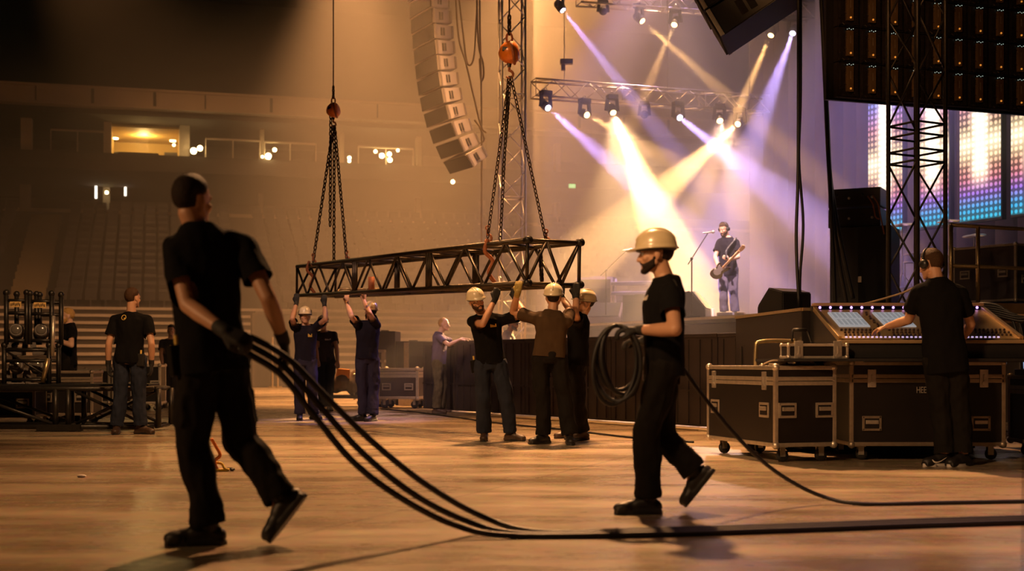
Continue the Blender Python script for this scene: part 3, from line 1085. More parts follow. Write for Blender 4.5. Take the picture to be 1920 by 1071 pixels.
def flight_case(name, label, loc, rz, w, l, h, ch=.13, lid=.16, handles=(('f', -.3, 0), ('f', .3, 0)), latches=(('f', -.35), ('f', .35)), casters=True, group=None, panel=PLY, trim=ALU, tw=.035, cat='flight case', lidbars=True):
    root = thing(name, label, cat, loc, rz, group)
    W = basis_chain(root)
    Rm = W.to_3x3()
    g = lambda x, y, z: W @ V((x, y, z))
    mb = MB()
    mb.box(g(0, 0, ch + h / 2), (w - .012, l - .012, h - .012), Rm)
    mb.build('body', panel, root)
    mb = MB()
    x, y = w / 2 - tw / 2 + .002, l / 2 - tw / 2 + .002
    for sx in (-1, 1):
        for sy in (-1, 1):
            mb.box(g(sx * x, sy * y, ch + h / 2), (tw, tw, h - .02), Rm, .005)
    zs = [ch + tw / 2 - .002, ch + h - tw / 2 + .002]
    if lid and lidbars:
        zs += [ch + h - lid + tw * .55, ch + h - lid - tw * .6]
    for z in zs:
        for sy in (-1, 1):
            mb.box(g(0, sy * y, z), (w - tw * .5, tw, tw), Rm, .005)
        for sx in (-1, 1):
            mb.box(g(sx * x, 0, z), (tw, l - tw * .5, tw), Rm, .005)
    mb.build('edge_trim', trim, root)
    for sx in (-1, 1):
        for sy in (-1, 1):
            for z in (ch + .012, ch + h - .012):
                mb = MB()
                mb.sphere(g(sx * (w / 2 - tw * .5), sy * (l / 2 - tw * .5), z), tw, None, 10, 7)
                mb.build('ball_corner', trim, root, True)

    def facept(f, u, z, out):
        if f == 'f':
            return g(u, -l / 2 - out, z), frame(Rm @ V((1, 0, 0)))
        if f == 'l':
            return g(-w / 2 - out, u, z), frame(Rm @ V((0, -1, 0)))
        if f == 'r':
            return g(w / 2 + out, u, z), frame(Rm @ V((0, 1, 0)))
    body_h = h - lid
    for f, u, dz in handles:
        ext = w if f == 'f' else l
        c, fr = facept(f, u * ext, ch + body_h * .5 + dz, .004)
        mb = MB()
        for sz in (-1, 1):
            mb.box(c + V((0, 0, sz * .055)), (.17, .012, .022), fr, .004)
        for sx in (-1, 1):
            mb.box(c + fr @ V((sx * .075, 0, 0)), (.022, .012, .13), fr, .004)
        hd = mb.build('handle', trim, root)
        mb = MB()
        mb.box(c + fr @ V((0, -.004, .0)), (.125, .012, .088), fr, .004)
        mb.build('recess', panel, hd)
        mb = MB()
        mb.box(c + fr @ V((0, -.014, .012)), (.115, .014, .035), fr, .006)
        mb.build('grip', STEEL, hd)
    for f, u in latches:
        ext = w if f == 'f' else l
        c, fr = facept(f, u * ext, ch + h - lid, .004)
        mb = MB()
        mb.box(c, (.075, .014, .16), fr, .006)
        la = mb.build('latch', STEEL, root)
        mb = MB()
        mb.box(c + fr @ V((0, -.012, 0)), (.012, .016, .07), fr, .004)
        mb.tube(c + fr @ V((0, -.004, -.045)), c + fr @ V((0, -.016, -.045)), .02, n=10)
        mb.build('twist_wing', STEEL, la)
    if casters:
        for sx in (-1, 1):
            for sy in (-1, 1):
                cx, cy = sx * (w / 2 - .11), sy * (l / 2 - .11)
                r = ch * .40
                mb = MB()
                mb.box(g(cx, cy, ch - .006), (.10, .09, .012), Rm)
                for k in (-1, 1):
                    mb.box(g(cx + .012, cy + k * .026, ch - .012 - ch * .28), (.05, .005, ch * .58), Rm)
                ca = mb.build('caster', STEEL, root)
                mb = MB()
                q = g(cx + .02, cy, r)
                a = Rm @ V((0, .020, 0))
                mb.lathe([(r * .5, -.019), (r * .93, -.019), (r, -.010), (r, .010), (r * .93, .019), (r * .5, .019)], q, Rm @ M.Rotation(pi / 2, 3, 'X'), 18)
                mb.build('wheel', RUBBER, ca, True)
    return root


def chain_mesh(mb, p0, p1, pitch, r, sag=0.):
    p0, p1 = V(p0), V(p1)
    n = max(2, round((p1 - p0).length / pitch))
    pts = [p0.lerp(p1, i / n) + V((0, 0, -sag * sin(pi * i / n))) for i in range(n + 1)]
    for i in range(n):
        a, b = pts[i], pts[i + 1]
        fr = frame(b - a, V((0, 1, 0))) @ M.Rotation(pi / 4 + (i % 2) * pi / 2, 3, 'X')
        L = (b - a).length
        mb.torus((a + b) / 2, L * .66, r, fr, 10, 5, 1., .52)


def chain(name, label, p0, p1, pitch=.05, r=.007, group=None, hook=None, sag=0.):
    mb = MB()
    chain_mesh(mb, p0, p1, pitch, r, sag)
    root = thing(name, label, 'chain', p1, 0, group)
    mb.build('rope_chain', CHAIN, root, True)
    if hook:
        hook_part(root, V(p1), .09, RUST)
    return root


def hook_part(root, p, s, m, name='hook'):
    mb = MB()
    pts = [p + V((0, 0, s * 1.1)), p + V((0, 0, s * .6))] + [p + V((s * .5 * sin(a), 0, -s * .1 + s * .5 * cos(a))) for a in [R(-5 + 30 * k) for k in range(9)]]
    rr = [s * .17] * 3 + [s * (.2 - .012 * k) for k in range(len(pts) - 3)]
    mb.path(pts, rr, 8)
    mb.torus(p + V((0, 0, s * 1.25)), s * .24, s * .09, M.Rotation(pi / 2, 3, 'X'), 12, 6)
    return mb.build(name, m, root, True)


def cable(name, label, pts, r, group=None, m=CABLE, k=8, n=8, cat='cable'):
    mb = MB()
    P = spline(pts, k)
    mb.path(P, r, n)
    return tag(mb.build(name, m, None, True), label, cat, group)


# ------------------------------------------------------------------ the hall
def floor_mat():
    m = bpy.data.materials.new('worn_sealed_concrete')
    m.use_nodes = True
    nt = m.node_tree
    b = nt.nodes['Principled BSDF']
    L = nt.links.new
    N = nt.nodes.new
    tc = N('ShaderNodeTexCoord')
    mp = N('ShaderNodeMapping')
    mp.inputs['Scale'].default_value = (.35, 1.2, 1)
    mp.inputs['Rotation'].default_value = (0, 0, .12)
    L(tc.outputs['Object'], mp.inputs['Vector'])
    n1 = N('ShaderNodeTexNoise'); n1.inputs['Scale'].default_value = 1.3; n1.inputs['Detail'].default_value = 9; n1.inputs['Roughness'].default_value = .65
    L(mp.outputs['Vector'], n1.inputs['Vector'])
    cr = N('ShaderNodeValToRGB')
    e = cr.color_ramp.elements
    e[0].position = .30; e[0].color = (.18, .137, .09, 1)
    e[1].position = .70; e[1].color = (.40, .318, .215, 1)
    L(n1.outputs['Fac'], cr.inputs['Fac'])
    n2 = N('ShaderNodeTexNoise'); n2.inputs['Scale'].default_value = 11; n2.inputs['Detail'].default_value = 8
    L(tc.outputs['Object'], n2.inputs['Vector'])
    mx = N('ShaderNodeMix'); mx.data_type = 'RGBA'; mx.blend_type = 'OVERLAY'; mx.inputs['Factor'].default_value = .35
    L(cr.outputs['Color'], mx.inputs['A']); L(n2.outputs['Color'], mx.inputs['B'])
    bw = N('ShaderNodeTexBrick')                     # slab joints
    bw.offset = 0; bw.inputs['Scale'].default_value = 1; bw.inputs['Brick Width'].default_value = 3.4; bw.inputs['Row Height'].default_value = 3.4
    bw.inputs['Mortar Size'].default_value = .012; bw.inputs['Color1'].default_value = bw.inputs['Color2'].default_value = (1, 1, 1, 1)
    bw.inputs['Mortar'].default_value = (.35, .3, .25, 1)
    mr = N('ShaderNodeMapping'); mr.inputs['Rotation'].default_value = (0, 0, .38)
    L(tc.outputs['Object'], mr.inputs['Vector']); L(mr.outputs['Vector'], bw.inputs['Vector'])
    m2 = N('ShaderNodeMix'); m2.data_type = 'RGBA'; m2.blend_type = 'MULTIPLY'; m2.inputs['Factor'].default_value = .6
    L(mx.outputs['Result'], m2.inputs['A']); L(bw.outputs['Color'], m2.inputs['B'])
    L(m2.outputs['Result'], b.inputs['Base Color'])
    rr = N('ShaderNodeMapRange'); rr.inputs['From Min'].default_value = .3; rr.inputs['From Max'].default_value = .7
    rr.inputs['To Min'].default_value = .17; rr.inputs['To Max'].default_value = .40
    L(n1.outputs['Fac'], rr.inputs['Value']); L(rr.outputs['Result'], b.inputs['Roughness'])
    bp = N('ShaderNodeBump'); bp.inputs['Strength'].default_value = .06; bp.inputs['Distance'].default_value = .02
    L(n2.outputs['Fac'], bp.inputs['Height']); L(bp.outputs['Normal'], b.inputs['Normal'])
    return m


mb = MB(); mb.box((-4, 38, -.15), (84, 104, .3)); struct(mb.build('floor', floor_mat()))
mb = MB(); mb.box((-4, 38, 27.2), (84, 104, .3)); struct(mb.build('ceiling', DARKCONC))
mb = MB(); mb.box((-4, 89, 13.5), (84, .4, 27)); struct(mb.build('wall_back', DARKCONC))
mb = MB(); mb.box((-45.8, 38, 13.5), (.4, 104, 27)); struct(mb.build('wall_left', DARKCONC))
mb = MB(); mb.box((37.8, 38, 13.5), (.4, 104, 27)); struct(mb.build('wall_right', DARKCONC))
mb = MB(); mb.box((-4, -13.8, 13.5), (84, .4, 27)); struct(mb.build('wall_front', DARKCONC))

BU, BN, BO = V((.964, .266, 0)), V((-.266, .964, 0)), V((-21.4, 53.6, 0))
BR = frame(BU)


def bw_(s, n, z):
    return BO + BU * s + BN * n + V((0, 0, z))


def bpx(px, py, n):
    """bowl coordinates (s, z) that a pixel meets on the plane n"""
    a = (px - 960) / F
    d = (n + 5.69 + 51.67) / (.964 - .266 * a)
    p = at(px, py, d)
    return (p - BO).dot(BU), p.z


def bbox(mb, s0, s1, n0, n1, z0, z1, bevel=0.):
    mb.box(bw_((s0 + s1) / 2, (n0 + n1) / 2, (z0 + z1) / 2), (s1 - s0, n1 - n0, z1 - z0), BR, bevel)


S0, S1 = -14, 44
mb = MB(); bbox(mb, S0, S1, 0, .5, 11.9, 12.62); bbox(mb, S0, S1, -.08, .6, 12.55, 12.66); bbox(mb, S0, S1, -.05, .6, 11.82, 11.92)
par = struct(mb.build('wall_parapet', CONC))
for k in range(24):
    s = -13 + k * 2.4 + random.uniform(-.4, .4)
    mb = MB(); bbox(mb, s, s + random.choice((.05, .05, .12)), -.05, .02, 11.93, 12.54); mb.build('panel_joint', DARKCONC, par)
mb = MB(); bbox(mb, S0, S1, .6, 14, 11.6, 11.9); bbox(mb, S0, S1, 2, 14, 9.45, 9.75); bbox(mb, S0, S1, 13.6, 14, 3, 12); bbox(mb, S0, S1, 8, 8.3, 9.7, 11.8)
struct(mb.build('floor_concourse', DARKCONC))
mb = MB(); bbox(mb, S0, S1, 2, 2.25, 9.4, 10.15); struct(mb.build('wall_box_front', DARKCONC))
for k, (px, w) in enumerate(((50, 20), (202, 14), (346, 20), (491, 8), (640, 9), (785, 10), (905, 10), (1045, 10), (-95, 20))):
    s, z = bpx(px, 250, 2.6)
    mb = MB(); bbox(mb, s - w * .0115, s + w * .0115, 2.4, 2.9, 9.7, 11.7); struct(mb.build('wall_pillar', CONC))
    s, z = bpx(px - 2, 350, 8.6)
    mb = MB(); bbox(mb, s - w * .012, s + w * .012, 8.3, 8.8, 7.2, 9.5); struct(mb.build('wall_pier', CONC))
# rake of the seating bowl
mb = MB()
mb.prism([(-4.5, 0), (-4.5, 2.9), (6.4, 7.95), (6.4, 0)], S1 - S0, bw_((S0 + S1) / 2, 0, 0), frame(BN))
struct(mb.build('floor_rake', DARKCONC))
mb = MB(); bbox(mb, S0, S1, 6.4, 6.7, 7.2, 8.12); bbox(mb, S0, S1, 6.7, 13.6, 6.9, 7.1)
struct(mb.build('trim_1', CONC))
mb = MB()
mb.prism([(2.6, 12.7), (16, 21), (16, 12.7)], S1 - S0, bw_((S0 + S1) / 2, 0, 0), frame(BN))
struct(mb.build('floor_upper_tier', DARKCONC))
# pale stair aisle
s0, _ = bpx(36, 500, 0); s1, _ = bpx(98, 500, 0)
mb = MB()
for k in range(14):
    n0 = -4.55 + k * .74
    bbox(mb, s0, s1, n0, n0 + .78, 2.9 + k * .345 - .3, 3.2 + k * .345)
st = tag(mb.build('stair_aisle', mat('stair_concrete', (.20, .145, .075), .8, var=.2, scale=2)), 'pale concrete stair aisle climbing through the dark seating on the left', 'stairs')
# seats: the nearest rows one by one, the rest together
SEATM = mat('dark_seat_plastic', (.035, .030, .036), .5, var=.3, scale=3)


def seat_into(mb, c):
    mb.box(c + BN * .06 + V((0, 0, .52)), (.44, .05, .46), BR @ M.Rotation(-.15, 3, 'X'), .012)
    mb.box(c + BN * -.06 + V((0, 0, .47)), (.42, .06, .34), BR @ M.Rotation(.1, 3, 'X'), .012)
    mb.box(c + BN * .0 + V((0, 0, .20)), (.06, .10, .40), BR)


rest, first, nseat = MB(), None, 0
ang = atan2(.266, .964)
for row in range(14):
    n0 = -4.2 + row * .76
    z0 = 3.06 + row * .353
    k = 0
    s = -3.5
    while s < 30:
        if not (s0 - .3 < s < s1 + .3):
            c = bw_(s, n0, z0)
            if nseat < 295:
                if first is None:
                    m1 = MB(); seat_into(m1, V((0, 0, 0))); m1.bm.verts.ensure_lookup_table()
                    first = m1.build('arena_seat', SEATM)
                    first.location = c
                    tag(first, 'dark folded tip-up seat in the lowest rows of the arena stand', 'seat', 'folded seats in the lowest stand rows')
                else:
                    o = first.copy(); COL.objects.link(o); o.location = c
                nseat += 1
            else:
                seat_into(rest, c)
        s += .56
        k += 1
        if k % 24 == 0:
            s += 1.0
tag(rest.build('arena_seats', SEATM), 'dark folded seats filling the upper rows of the arena stand', 'seat', kind='stuff')
# retractable bleachers: pale plank fronts over dark gaps
bl = thing('bleacher', 'retracted bleacher bank with pale plank edges below the seating bowl', 'bleachers', bw_(8, -9, 0), ang)
mb = MB()
sL, sR = -10, 26
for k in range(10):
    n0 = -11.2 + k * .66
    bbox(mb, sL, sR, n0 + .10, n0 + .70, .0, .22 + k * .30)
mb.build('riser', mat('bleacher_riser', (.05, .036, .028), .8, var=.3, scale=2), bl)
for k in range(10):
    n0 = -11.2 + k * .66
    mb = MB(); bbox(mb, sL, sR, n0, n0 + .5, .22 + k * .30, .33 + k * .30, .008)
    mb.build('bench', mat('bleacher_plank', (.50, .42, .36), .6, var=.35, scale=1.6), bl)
# tunnel mouth, its inner darkness built as a solid black block
s0, _ = bpx(476, 650, -11.6); s1, _ = bpx(552, 650, -11.6)
mb = MB(); bbox(mb, s0, s1, -12.2, -11.45, .0, 2.55); dr = struct(mb.build('door_1', BLACK))
mb = MB(); bbox(mb, s0 - .1, s0, -12.25, -11.4, 0, 2.6); bbox(mb, s1, s1 + .1, -12.25, -11.4, 0, 2.6); bbox(mb, s0, s1, -12.25, -11.4, 2.55, 2.65); mb.build('door_frame', DARKCONC, dr)
for px in (511, 521):
    s, _ = bpx(px, 700, -12.5)
    mb = MB(); mb.tube(bw_(s, -12.5, 0), bw_(s, -12.5, 1.75 if px == 511 else 1.0), .035)
    mb.tube(bw_(s, -12.5, 0), bw_(s, -12.5, .05), .15, n=12)
    tag(mb.build('barrier_post', GOLD, None), 'thin %s brass-coloured post standing at the dark tunnel mouth' % ('tall' if px == 511 else 'short'), 'post')
# handrails in front of the boxes
for i, (xa, ya, xb, yb, w) in enumerate(((95, 243, 195, 249, 'left of the lit box'), (386, 260, 487, 265, 'right of the lit box'), (496, 266, 592, 271, 'behind the smaller hoist'), (672, 275, 775, 276, 'beside the curved speaker array'))):
    a = bpx(xa, ya, 2.1); b = bpx(xb, yb, 2.1)
    r_ = thing('handrail', 'thin pale handrail along the box front, %s' % w, 'handrail', bw_(a[0], 2.1, 10.15), ang)
    mb = MB(); mb.tube(bw_(a[0], 2.1, a[1]), bw_(b[0], 2.1, a[1]), .05); mb.build('rail', CONC, r_)
    for q in (a[0], (a[0] + b[0]) / 2, b[0]):
        mb = MB(); mb.tube(bw_(q, 2.1, 10.15), bw_(q, 2.1, a[1]), .03); mb.build('post', CONC, r_)
# the one lit box: warm room with door, counter and lamps
s0, z1 = bpx(208, 208, 2.9); s1, z0 = bpx(336, 275, 2.9)
WARM = mat('warm_box_wall', (.50, .33, .10), .7)
mb = MB(); bbox(mb, s0, s1, 7.2, 7.4, 9.75, 11.6); bbox(mb, s0 - .1, s0, 2.95, 7.3, 9.75, 11.6); bbox(mb, s1, s1 + .1, 2.95, 7.3, 9.75, 11.6); bbox(mb, s0, s1, 2.95, 7.3, 11.5, 11.6)
struct(mb.build('wall_box_room', WARM))
mb = MB(); q = bpx(320, 255, 7.1)[0]; bbox(mb, q - .30, q + .30, 7.1, 7.19, 9.75, 11.1); struct(mb.build('door_2', DARKCONC))
mb = MB(); q = bpx(219, 243, 7.0)[0]; bbox(mb, q - .3, q + .3, 7.08, 7.19, 10.55, 11.0)
tag(mb.build('wall_screen', BLACK), 'small dark screen on the wall of the lit box', 'screen')
mb = MB(); bbox(mb, s0 + .3, s1 - .9, 3.4, 3.9, 9.76, 10.45, .02)
tag(mb.build('counter', DARKCONC), 'dark counter inside the lit box above the stands', 'counter')
BULB = mat('warm_lamp_glass', (1, .8, .4), .3, emit=(1, .72, .28), estr=26)
BULBW = mat('cool_tube_glass', (1, .9, .8), .3, emit=(1, .82, .62), estr=7)
BULBG = mat('green_sign_glass', (.3, .9, .4), .3, emit=(.45, 1, .35), estr=1.6)
LAMPS = [(363, 283, 2.0, .20), (375, 278, 2.0, .17), (326, 272, 2.0, .09), (503, 293, 1.9, .2), (515, 281, 1.9, .13), (492, 294, 1.9, .09), (655, 296, 1.9, .12), (655, 302, 1.9, .10),
         (716, 292, 1.9, .17), (730, 289, 1.9, .15), (731, 300, 1.9, .16), (746, 282, 1.9, .10), (704, 284, 1.9, .11), (205, 318, 7, .07), (200, 361, 8, .12), (849, 341, 1.7, .13)]
for i, (px, py, n, r) in enumerate(LAMPS):
    s, z = bpx(px, py, n)
    where = ('just right of the lit box', 'upper one just right of the lit box', 'faint one under the lit box door', 'large one below the second handrail', 'small upper one below the second handrail', 'faint left one below the second handrail',
             'upper of the pair behind the hoist chains', 'lower of the pair behind the hoist chains', 'leftmost large one of the cluster beside the speaker array', 'middle upper one of the cluster beside the speaker array', 'lowest of the cluster beside the speaker array',
             'rightmost of the cluster beside the speaker array', 'small top-left one of the cluster beside the speaker array', 'tiny one on the lower concourse ceiling', 'between the two upright tubes', 'lone one under the curved speaker array')[i]
    la = thing('lamp', 'warm glowing lamp on the stand, ' + where, 'lamp', bw_(s, n, z), 0, 'warm lamps on the arena stand')
    mb = MB(); mb.sphere(bw_(s, n, z), r * .72, None, 12, 8); mb.build('bulb', BULB, la, True)
    mb = MB(); mb.box(bw_(s, n + r + .03, z), (r * 1.2, .12, r * 1.2), BR); mb.build('bracket', DARKCONC, la)
for px, ya, yb, w in ((180, 325, 372, 'left'), (235, 328, 367, 'right')):
    s, za = bpx(px, ya, 8.0); _, zb = bpx(px, yb, 8.0)
    la = thing('tube_light', '%s one of two bright upright tube lights on the lower concourse' % w, 'light', bw_(s, 8, zb), 0)
    mb = MB(); mb.tube(bw_(s, 8, zb), bw_(s, 8, za), .05); mb.build('tube', BULBW, la)
    mb = MB(); bbox(mb, s - .09, s + .09, 8.06, 8.14, zb - .05, za + .05); mb.build('holder', DARKCONC, la)
s, z = bpx(205, 209, 6.5)
for px in (216, 324):
    s, z = bpx(px, 216, 6.0)
    mb = MB(); mb.lathe([(0, 0), (.14, 0), (.14, .05), (0, .05)], bw_(s, 6, 11.45), None, 14)
    tag(mb.build('ceiling_lamp', BULB), 'round lamp on the ceiling of the lit box, %s' % ('left' if px < 300 else 'right'), 'lamp', 'ceiling lamps in the lit box')
s, z = bpx(1070, 350, 2)
es = thing('exit_sign', 'small green glowing exit sign on the hazy far stand', 'sign', bw_(s, 1.8, z), ang)
mb = MB(); bbox(mb, s - .16, s + .16, 1.75, 1.8, z - .09, z + .09); mb.build('panel', BULBG, es)
mb = MB(); bbox(mb, s - .2, s + .2, 1.8, 1.9, z - .12, z + .12); mb.build('housing', DARKCONC, es)
# ------------------------------------------------------------------ the carried truss and its hoists
TN0, TN1 = at(989, 450, 13.9), at(557, 500, 20.7)          # near and far ends of the top chord towards us
TD = (TN1 - TN0).normalized()
TL = (TN1 - TN0).length
TW, TH = .66, .47
tside = UP.cross(TD).normalized()
if tside.x < 0:
    tside = -tside
tup = TD.cross(tside).normalized()
if tup.z < 0:
    tup = -tup


def tcor(t):
    p = TN0 + TD * t
    return [p, p + tside * TW, p + tside * TW - tup * TH, p - tup * TH]


tr = thing('box_truss', 'dark bronze box truss hanging from chains and steadied by hard-hatted people', 'truss', TN0 + TD * TL / 2, 0)
lattice(tr, tcor, TL, TL / 15, .018, TRUSSM, rc=.030, each=True, post=5)
for t in (0, TL):
    q = tcor(t)
    zz_ = [q[3], q[0].lerp(q[1], .36), q[3].lerp(q[2], .66), q[1]]
    for a, b in zip(zz_, zz_[1:]):
        mb = MB(); mb.tube(a, b, .019); mb.build('brace', TRUSSM, tr, True)
for c in tcor(0):
    mb = MB(); mb.tube(c - TD * .05, c + TD * .03, .042, n=12); mb.build('end_coupler', BLACKM, tr, True)
for t in (TL / 3, TL * 2 / 3):                              # flange pairs where sections bolt together
    for e in (-.05, .05):
        for a, b in ((0, 3), (1, 2)):
            mb = MB(); mb.tube(tcor(t + e)[a], tcor(t + e)[b], .024); mb.build('post', TRUSSM, tr, True)
for t, sl in ((.95, 'near'), (TL - .6, 'far')):
    q = tcor(t)
    mb = MB(); pts = spline([q[0] + V((0, 0, .06)), q[0] + V((-.03, -.03, -.08)), q[0] * .6 + q[3] * .4 + V((.06, 0, 0)), q[0] * .3 + q[3] * .7 + V((.02, -.03, 0)), q[3] + V((.09, 0, .03))], 6)
    mb.path(pts, .024, 8)
    tag(mb.build('webbing_sling', RUST, None, True), 'rust-coloured lifting sling wrapped round the %s end of the hanging truss' % sl, 'sling')
mb = MB(); q = tcor(TL * .62); mb.tube(q[3] + V((.1, .06, .03)), q[3] + V((.1, .06, .22)), .045, n=12)
tag(mb.build('sling_bag', RUST, None, True), 'short orange canvas roll standing inside the hanging truss', 'bag')
for i in range(3):
    t = TL * (.66 + .08 * i)
    q = tcor(t)
    a = q[3] * .55 + q[2] * .45 + V((0, 0, .05))
    mb = MB(); mb.torus(a, .09, .018, M.Rotation(R(20 * i), 3, 'X'), 16, 6, 1.2, .8)
    tag(mb.build('coiled_strap', GOLD, None, True), 'pale coiled strap lying inside the truss, %s of three' % ('nearest', 'middle', 'farthest')[i], 'strap', 'coiled straps inside the truss')


def hoist(label, c, s, top_z):
    """ball-shaped chain hoist with a hook above and below, c at the middle of the body"""
    r_ = thing('chain_hoist', label, 'hoist', c, 0)
    mb = MB()
    mb.lathe([(0, -.115), (.05, -.113), (.10, -.07), (.128, -.01), (.125, .05), (.10, .088), (.05, .103), (0, .105)], (0, 0, 0), M.Rotation(R(78), 3, 'Y') @ M.Rotation(R(20), 3, 'X'), 24)
    mb._xf(mb.bm.verts, c, M.Identity(3) * s)
    b_ = mb.build('housing', ORANGE, r_, True)
    mb = MB(); mb.torus(c + V((.035 * s, 0, 0)), .122 * s, .018 * s, M.Rotation(R(78), 3, 'Y'), 24, 8); mb.build('seam_band', RUST, b_, True)
    mb = MB(); mb.box(c + V((-.035 * s, -.105 * s, .015 * s)), (.085 * s, .03 * s, .05 * s), rotm(0, R(8), R(-15)), .01 * s); mb.build('rating_plate', BLACKM, b_)
    mb = MB(); mb.tube(c + V((0, 0, -.10 * s)), c + V((0, 0, -.16 * s)), .022 * s, n=10); mb.build('chain_guide', BLACKM, r_)
    hook_part(r_, c + V((0, 0, -.235 * s)), .085 * s, RUST, 'lower_hook')
    mb = MB(); mb.torus(c + V((0, 0, .165 * s)), .04 * s, .013 * s, M.Rotation(pi / 2, 3, 'X'), 14, 6, .8, 1.5); mb.build('upper_hook', RUST, r_, True)
    mb = MB(); chain_mesh(mb, c + V((0, 0, .21 * s)), c + V((0, 0, .42 * s)), .05 * s, .012 * s); mb.build('suspension_chain', CHAIN, r_, True)
    mb = MB(); mb.tube(c + V((0, 0, .42 * s)), V((c.x, c.y, top_z)), .011 * s, n=6); mb.build('steel_rope', CHAIN, r_, True)
    return c + V((0, 0, -.27 * s))


hp = hoist('large orange chain hoist hanging above the near end of the truss', at(955, 99, 14.4), 1.0, 12)
q0, q1 = tcor(.95)[0], tcor(.75)[1]
G = 'bridle chains of the large hoist'
chain('lifting_chain', 'chain from the large hoist to the rust sling on the near chord', hp, q0 + V((0, 0, .08)), .052, .0068, G, True)
chain('lifting_chain', 'chain from the large hoist to the right-hand far chord of the truss', hp + V((.02, 0, 0)), q1 + V((0, 0, .06)), .052, .0068, G, True)
chain('lifting_chain', 'inner chain of the large hoist running straight down behind the near chord', hp + V((-.01, .05, 0)), at(938, 452, 14.5), .052, .0068, G)
chain('lifting_chain', 'chain from the large hoist hanging between the two left-hand chains', hp + V((.01, .08, 0)), at(943, 330, 14.55), .052, .0068, G)
mb = MB(); chain_mesh(mb, at(1013, 470, 14.1), at(1016, 527, 14.1), .05, .014)
tag(mb.build('hanging_chain', CHAIN, None, True), 'short tail of dark chain hanging inside the near end of the truss', 'chain')
hp = hoist('small orange chain hoist hanging above the far end of the truss', at(625, 207, 20.3), .92, 12)
G = 'bridle chains of the small hoist'
chain('lifting_chain', 'leftmost chain of the small hoist going to the far truss corner', hp, at(587, 492, 20.0), .068, .0095, G, True)
chain('lifting_chain', 'rightmost chain of the small hoist going to the rear truss chord', hp + V((.02, 0, 0)), at(650, 486, 20.3), .068, .0095, G, True)
chain('lifting_chain', 'middle chain of the small hoist reaching down to the truss', hp + V((0, .1, 0)), at(626, 500, 20.5), .068, .0095, G)
chain('lifting_chain', 'loose chain of the small hoist ending in mid air above the truss', hp + V((-.04, 0, .25)), at(619, 424, 20.2), .068, .0095, G)

# ------------------------------------------------------------------ stage
F0, ST, SM = V((4.07, 23, 0)), V((.407, -.913, 0)), V((.913, .407, 0))


def stg(k, m, z=0.):
    return F0 + ST * k + SM * m + V((0, 0, z))


SFR = frame(ST)
SMR = frame(SM)
STAGEB = mat('stage_skirt_cloth', (.075, .058, .055), .9, var=.25, scale=2, bump=.2, bscale=6)
DECK = mat('stage_deck_ply', (.045, .038, .038), .45, var=.3, scale=3)
WOODE = mat('brown_deck_edge', (.20, .12, .06), .6, var=.3, scale=6)
sg = thing('stage', 'raised black-skirted concert stage with a dark deck', 'stage', stg(0, 4))
mb = MB(); mb.box(stg(-.9, 4.2, STAGE_Z - .06), (12.4, 8.4, .12), SFR); mb.build('deck', DECK, sg)
mb = MB(); mb.box(stg(-.9, 4.25, .80), (12.3, 8.2, 1.6), SFR); mb.build('skirt', STAGEB, sg)
mb = MB(); mb.box(stg(5.31, 4.2, STAGE_Z - .07), (.05, 8.4, .14), SFR); mb.build('edge_board', WOODE, sg)
mb = MB(); mb.box(stg(-.9, .0, STAGE_Z - .03), (12.4, .04, .05), SFR); mb.build('edge_lip', ALU, sg)
BACKM = mat('grey_backdrop_cloth', (.22, .19, .21), .9, var=.15, scale=.7)
mb = MB()
for k in range(40):
    a = -12 + k * .6
    mb.tube(stg(a, 9.0 + .06 * (k % 2), .0), stg(a, 9.0 + .06 * (k % 2), 14), .42, n=8)
bd = tag(mb.build('backdrop', BACKM, None, True), 'tall grey backdrop drapes hanging behind the stage', 'drapes')
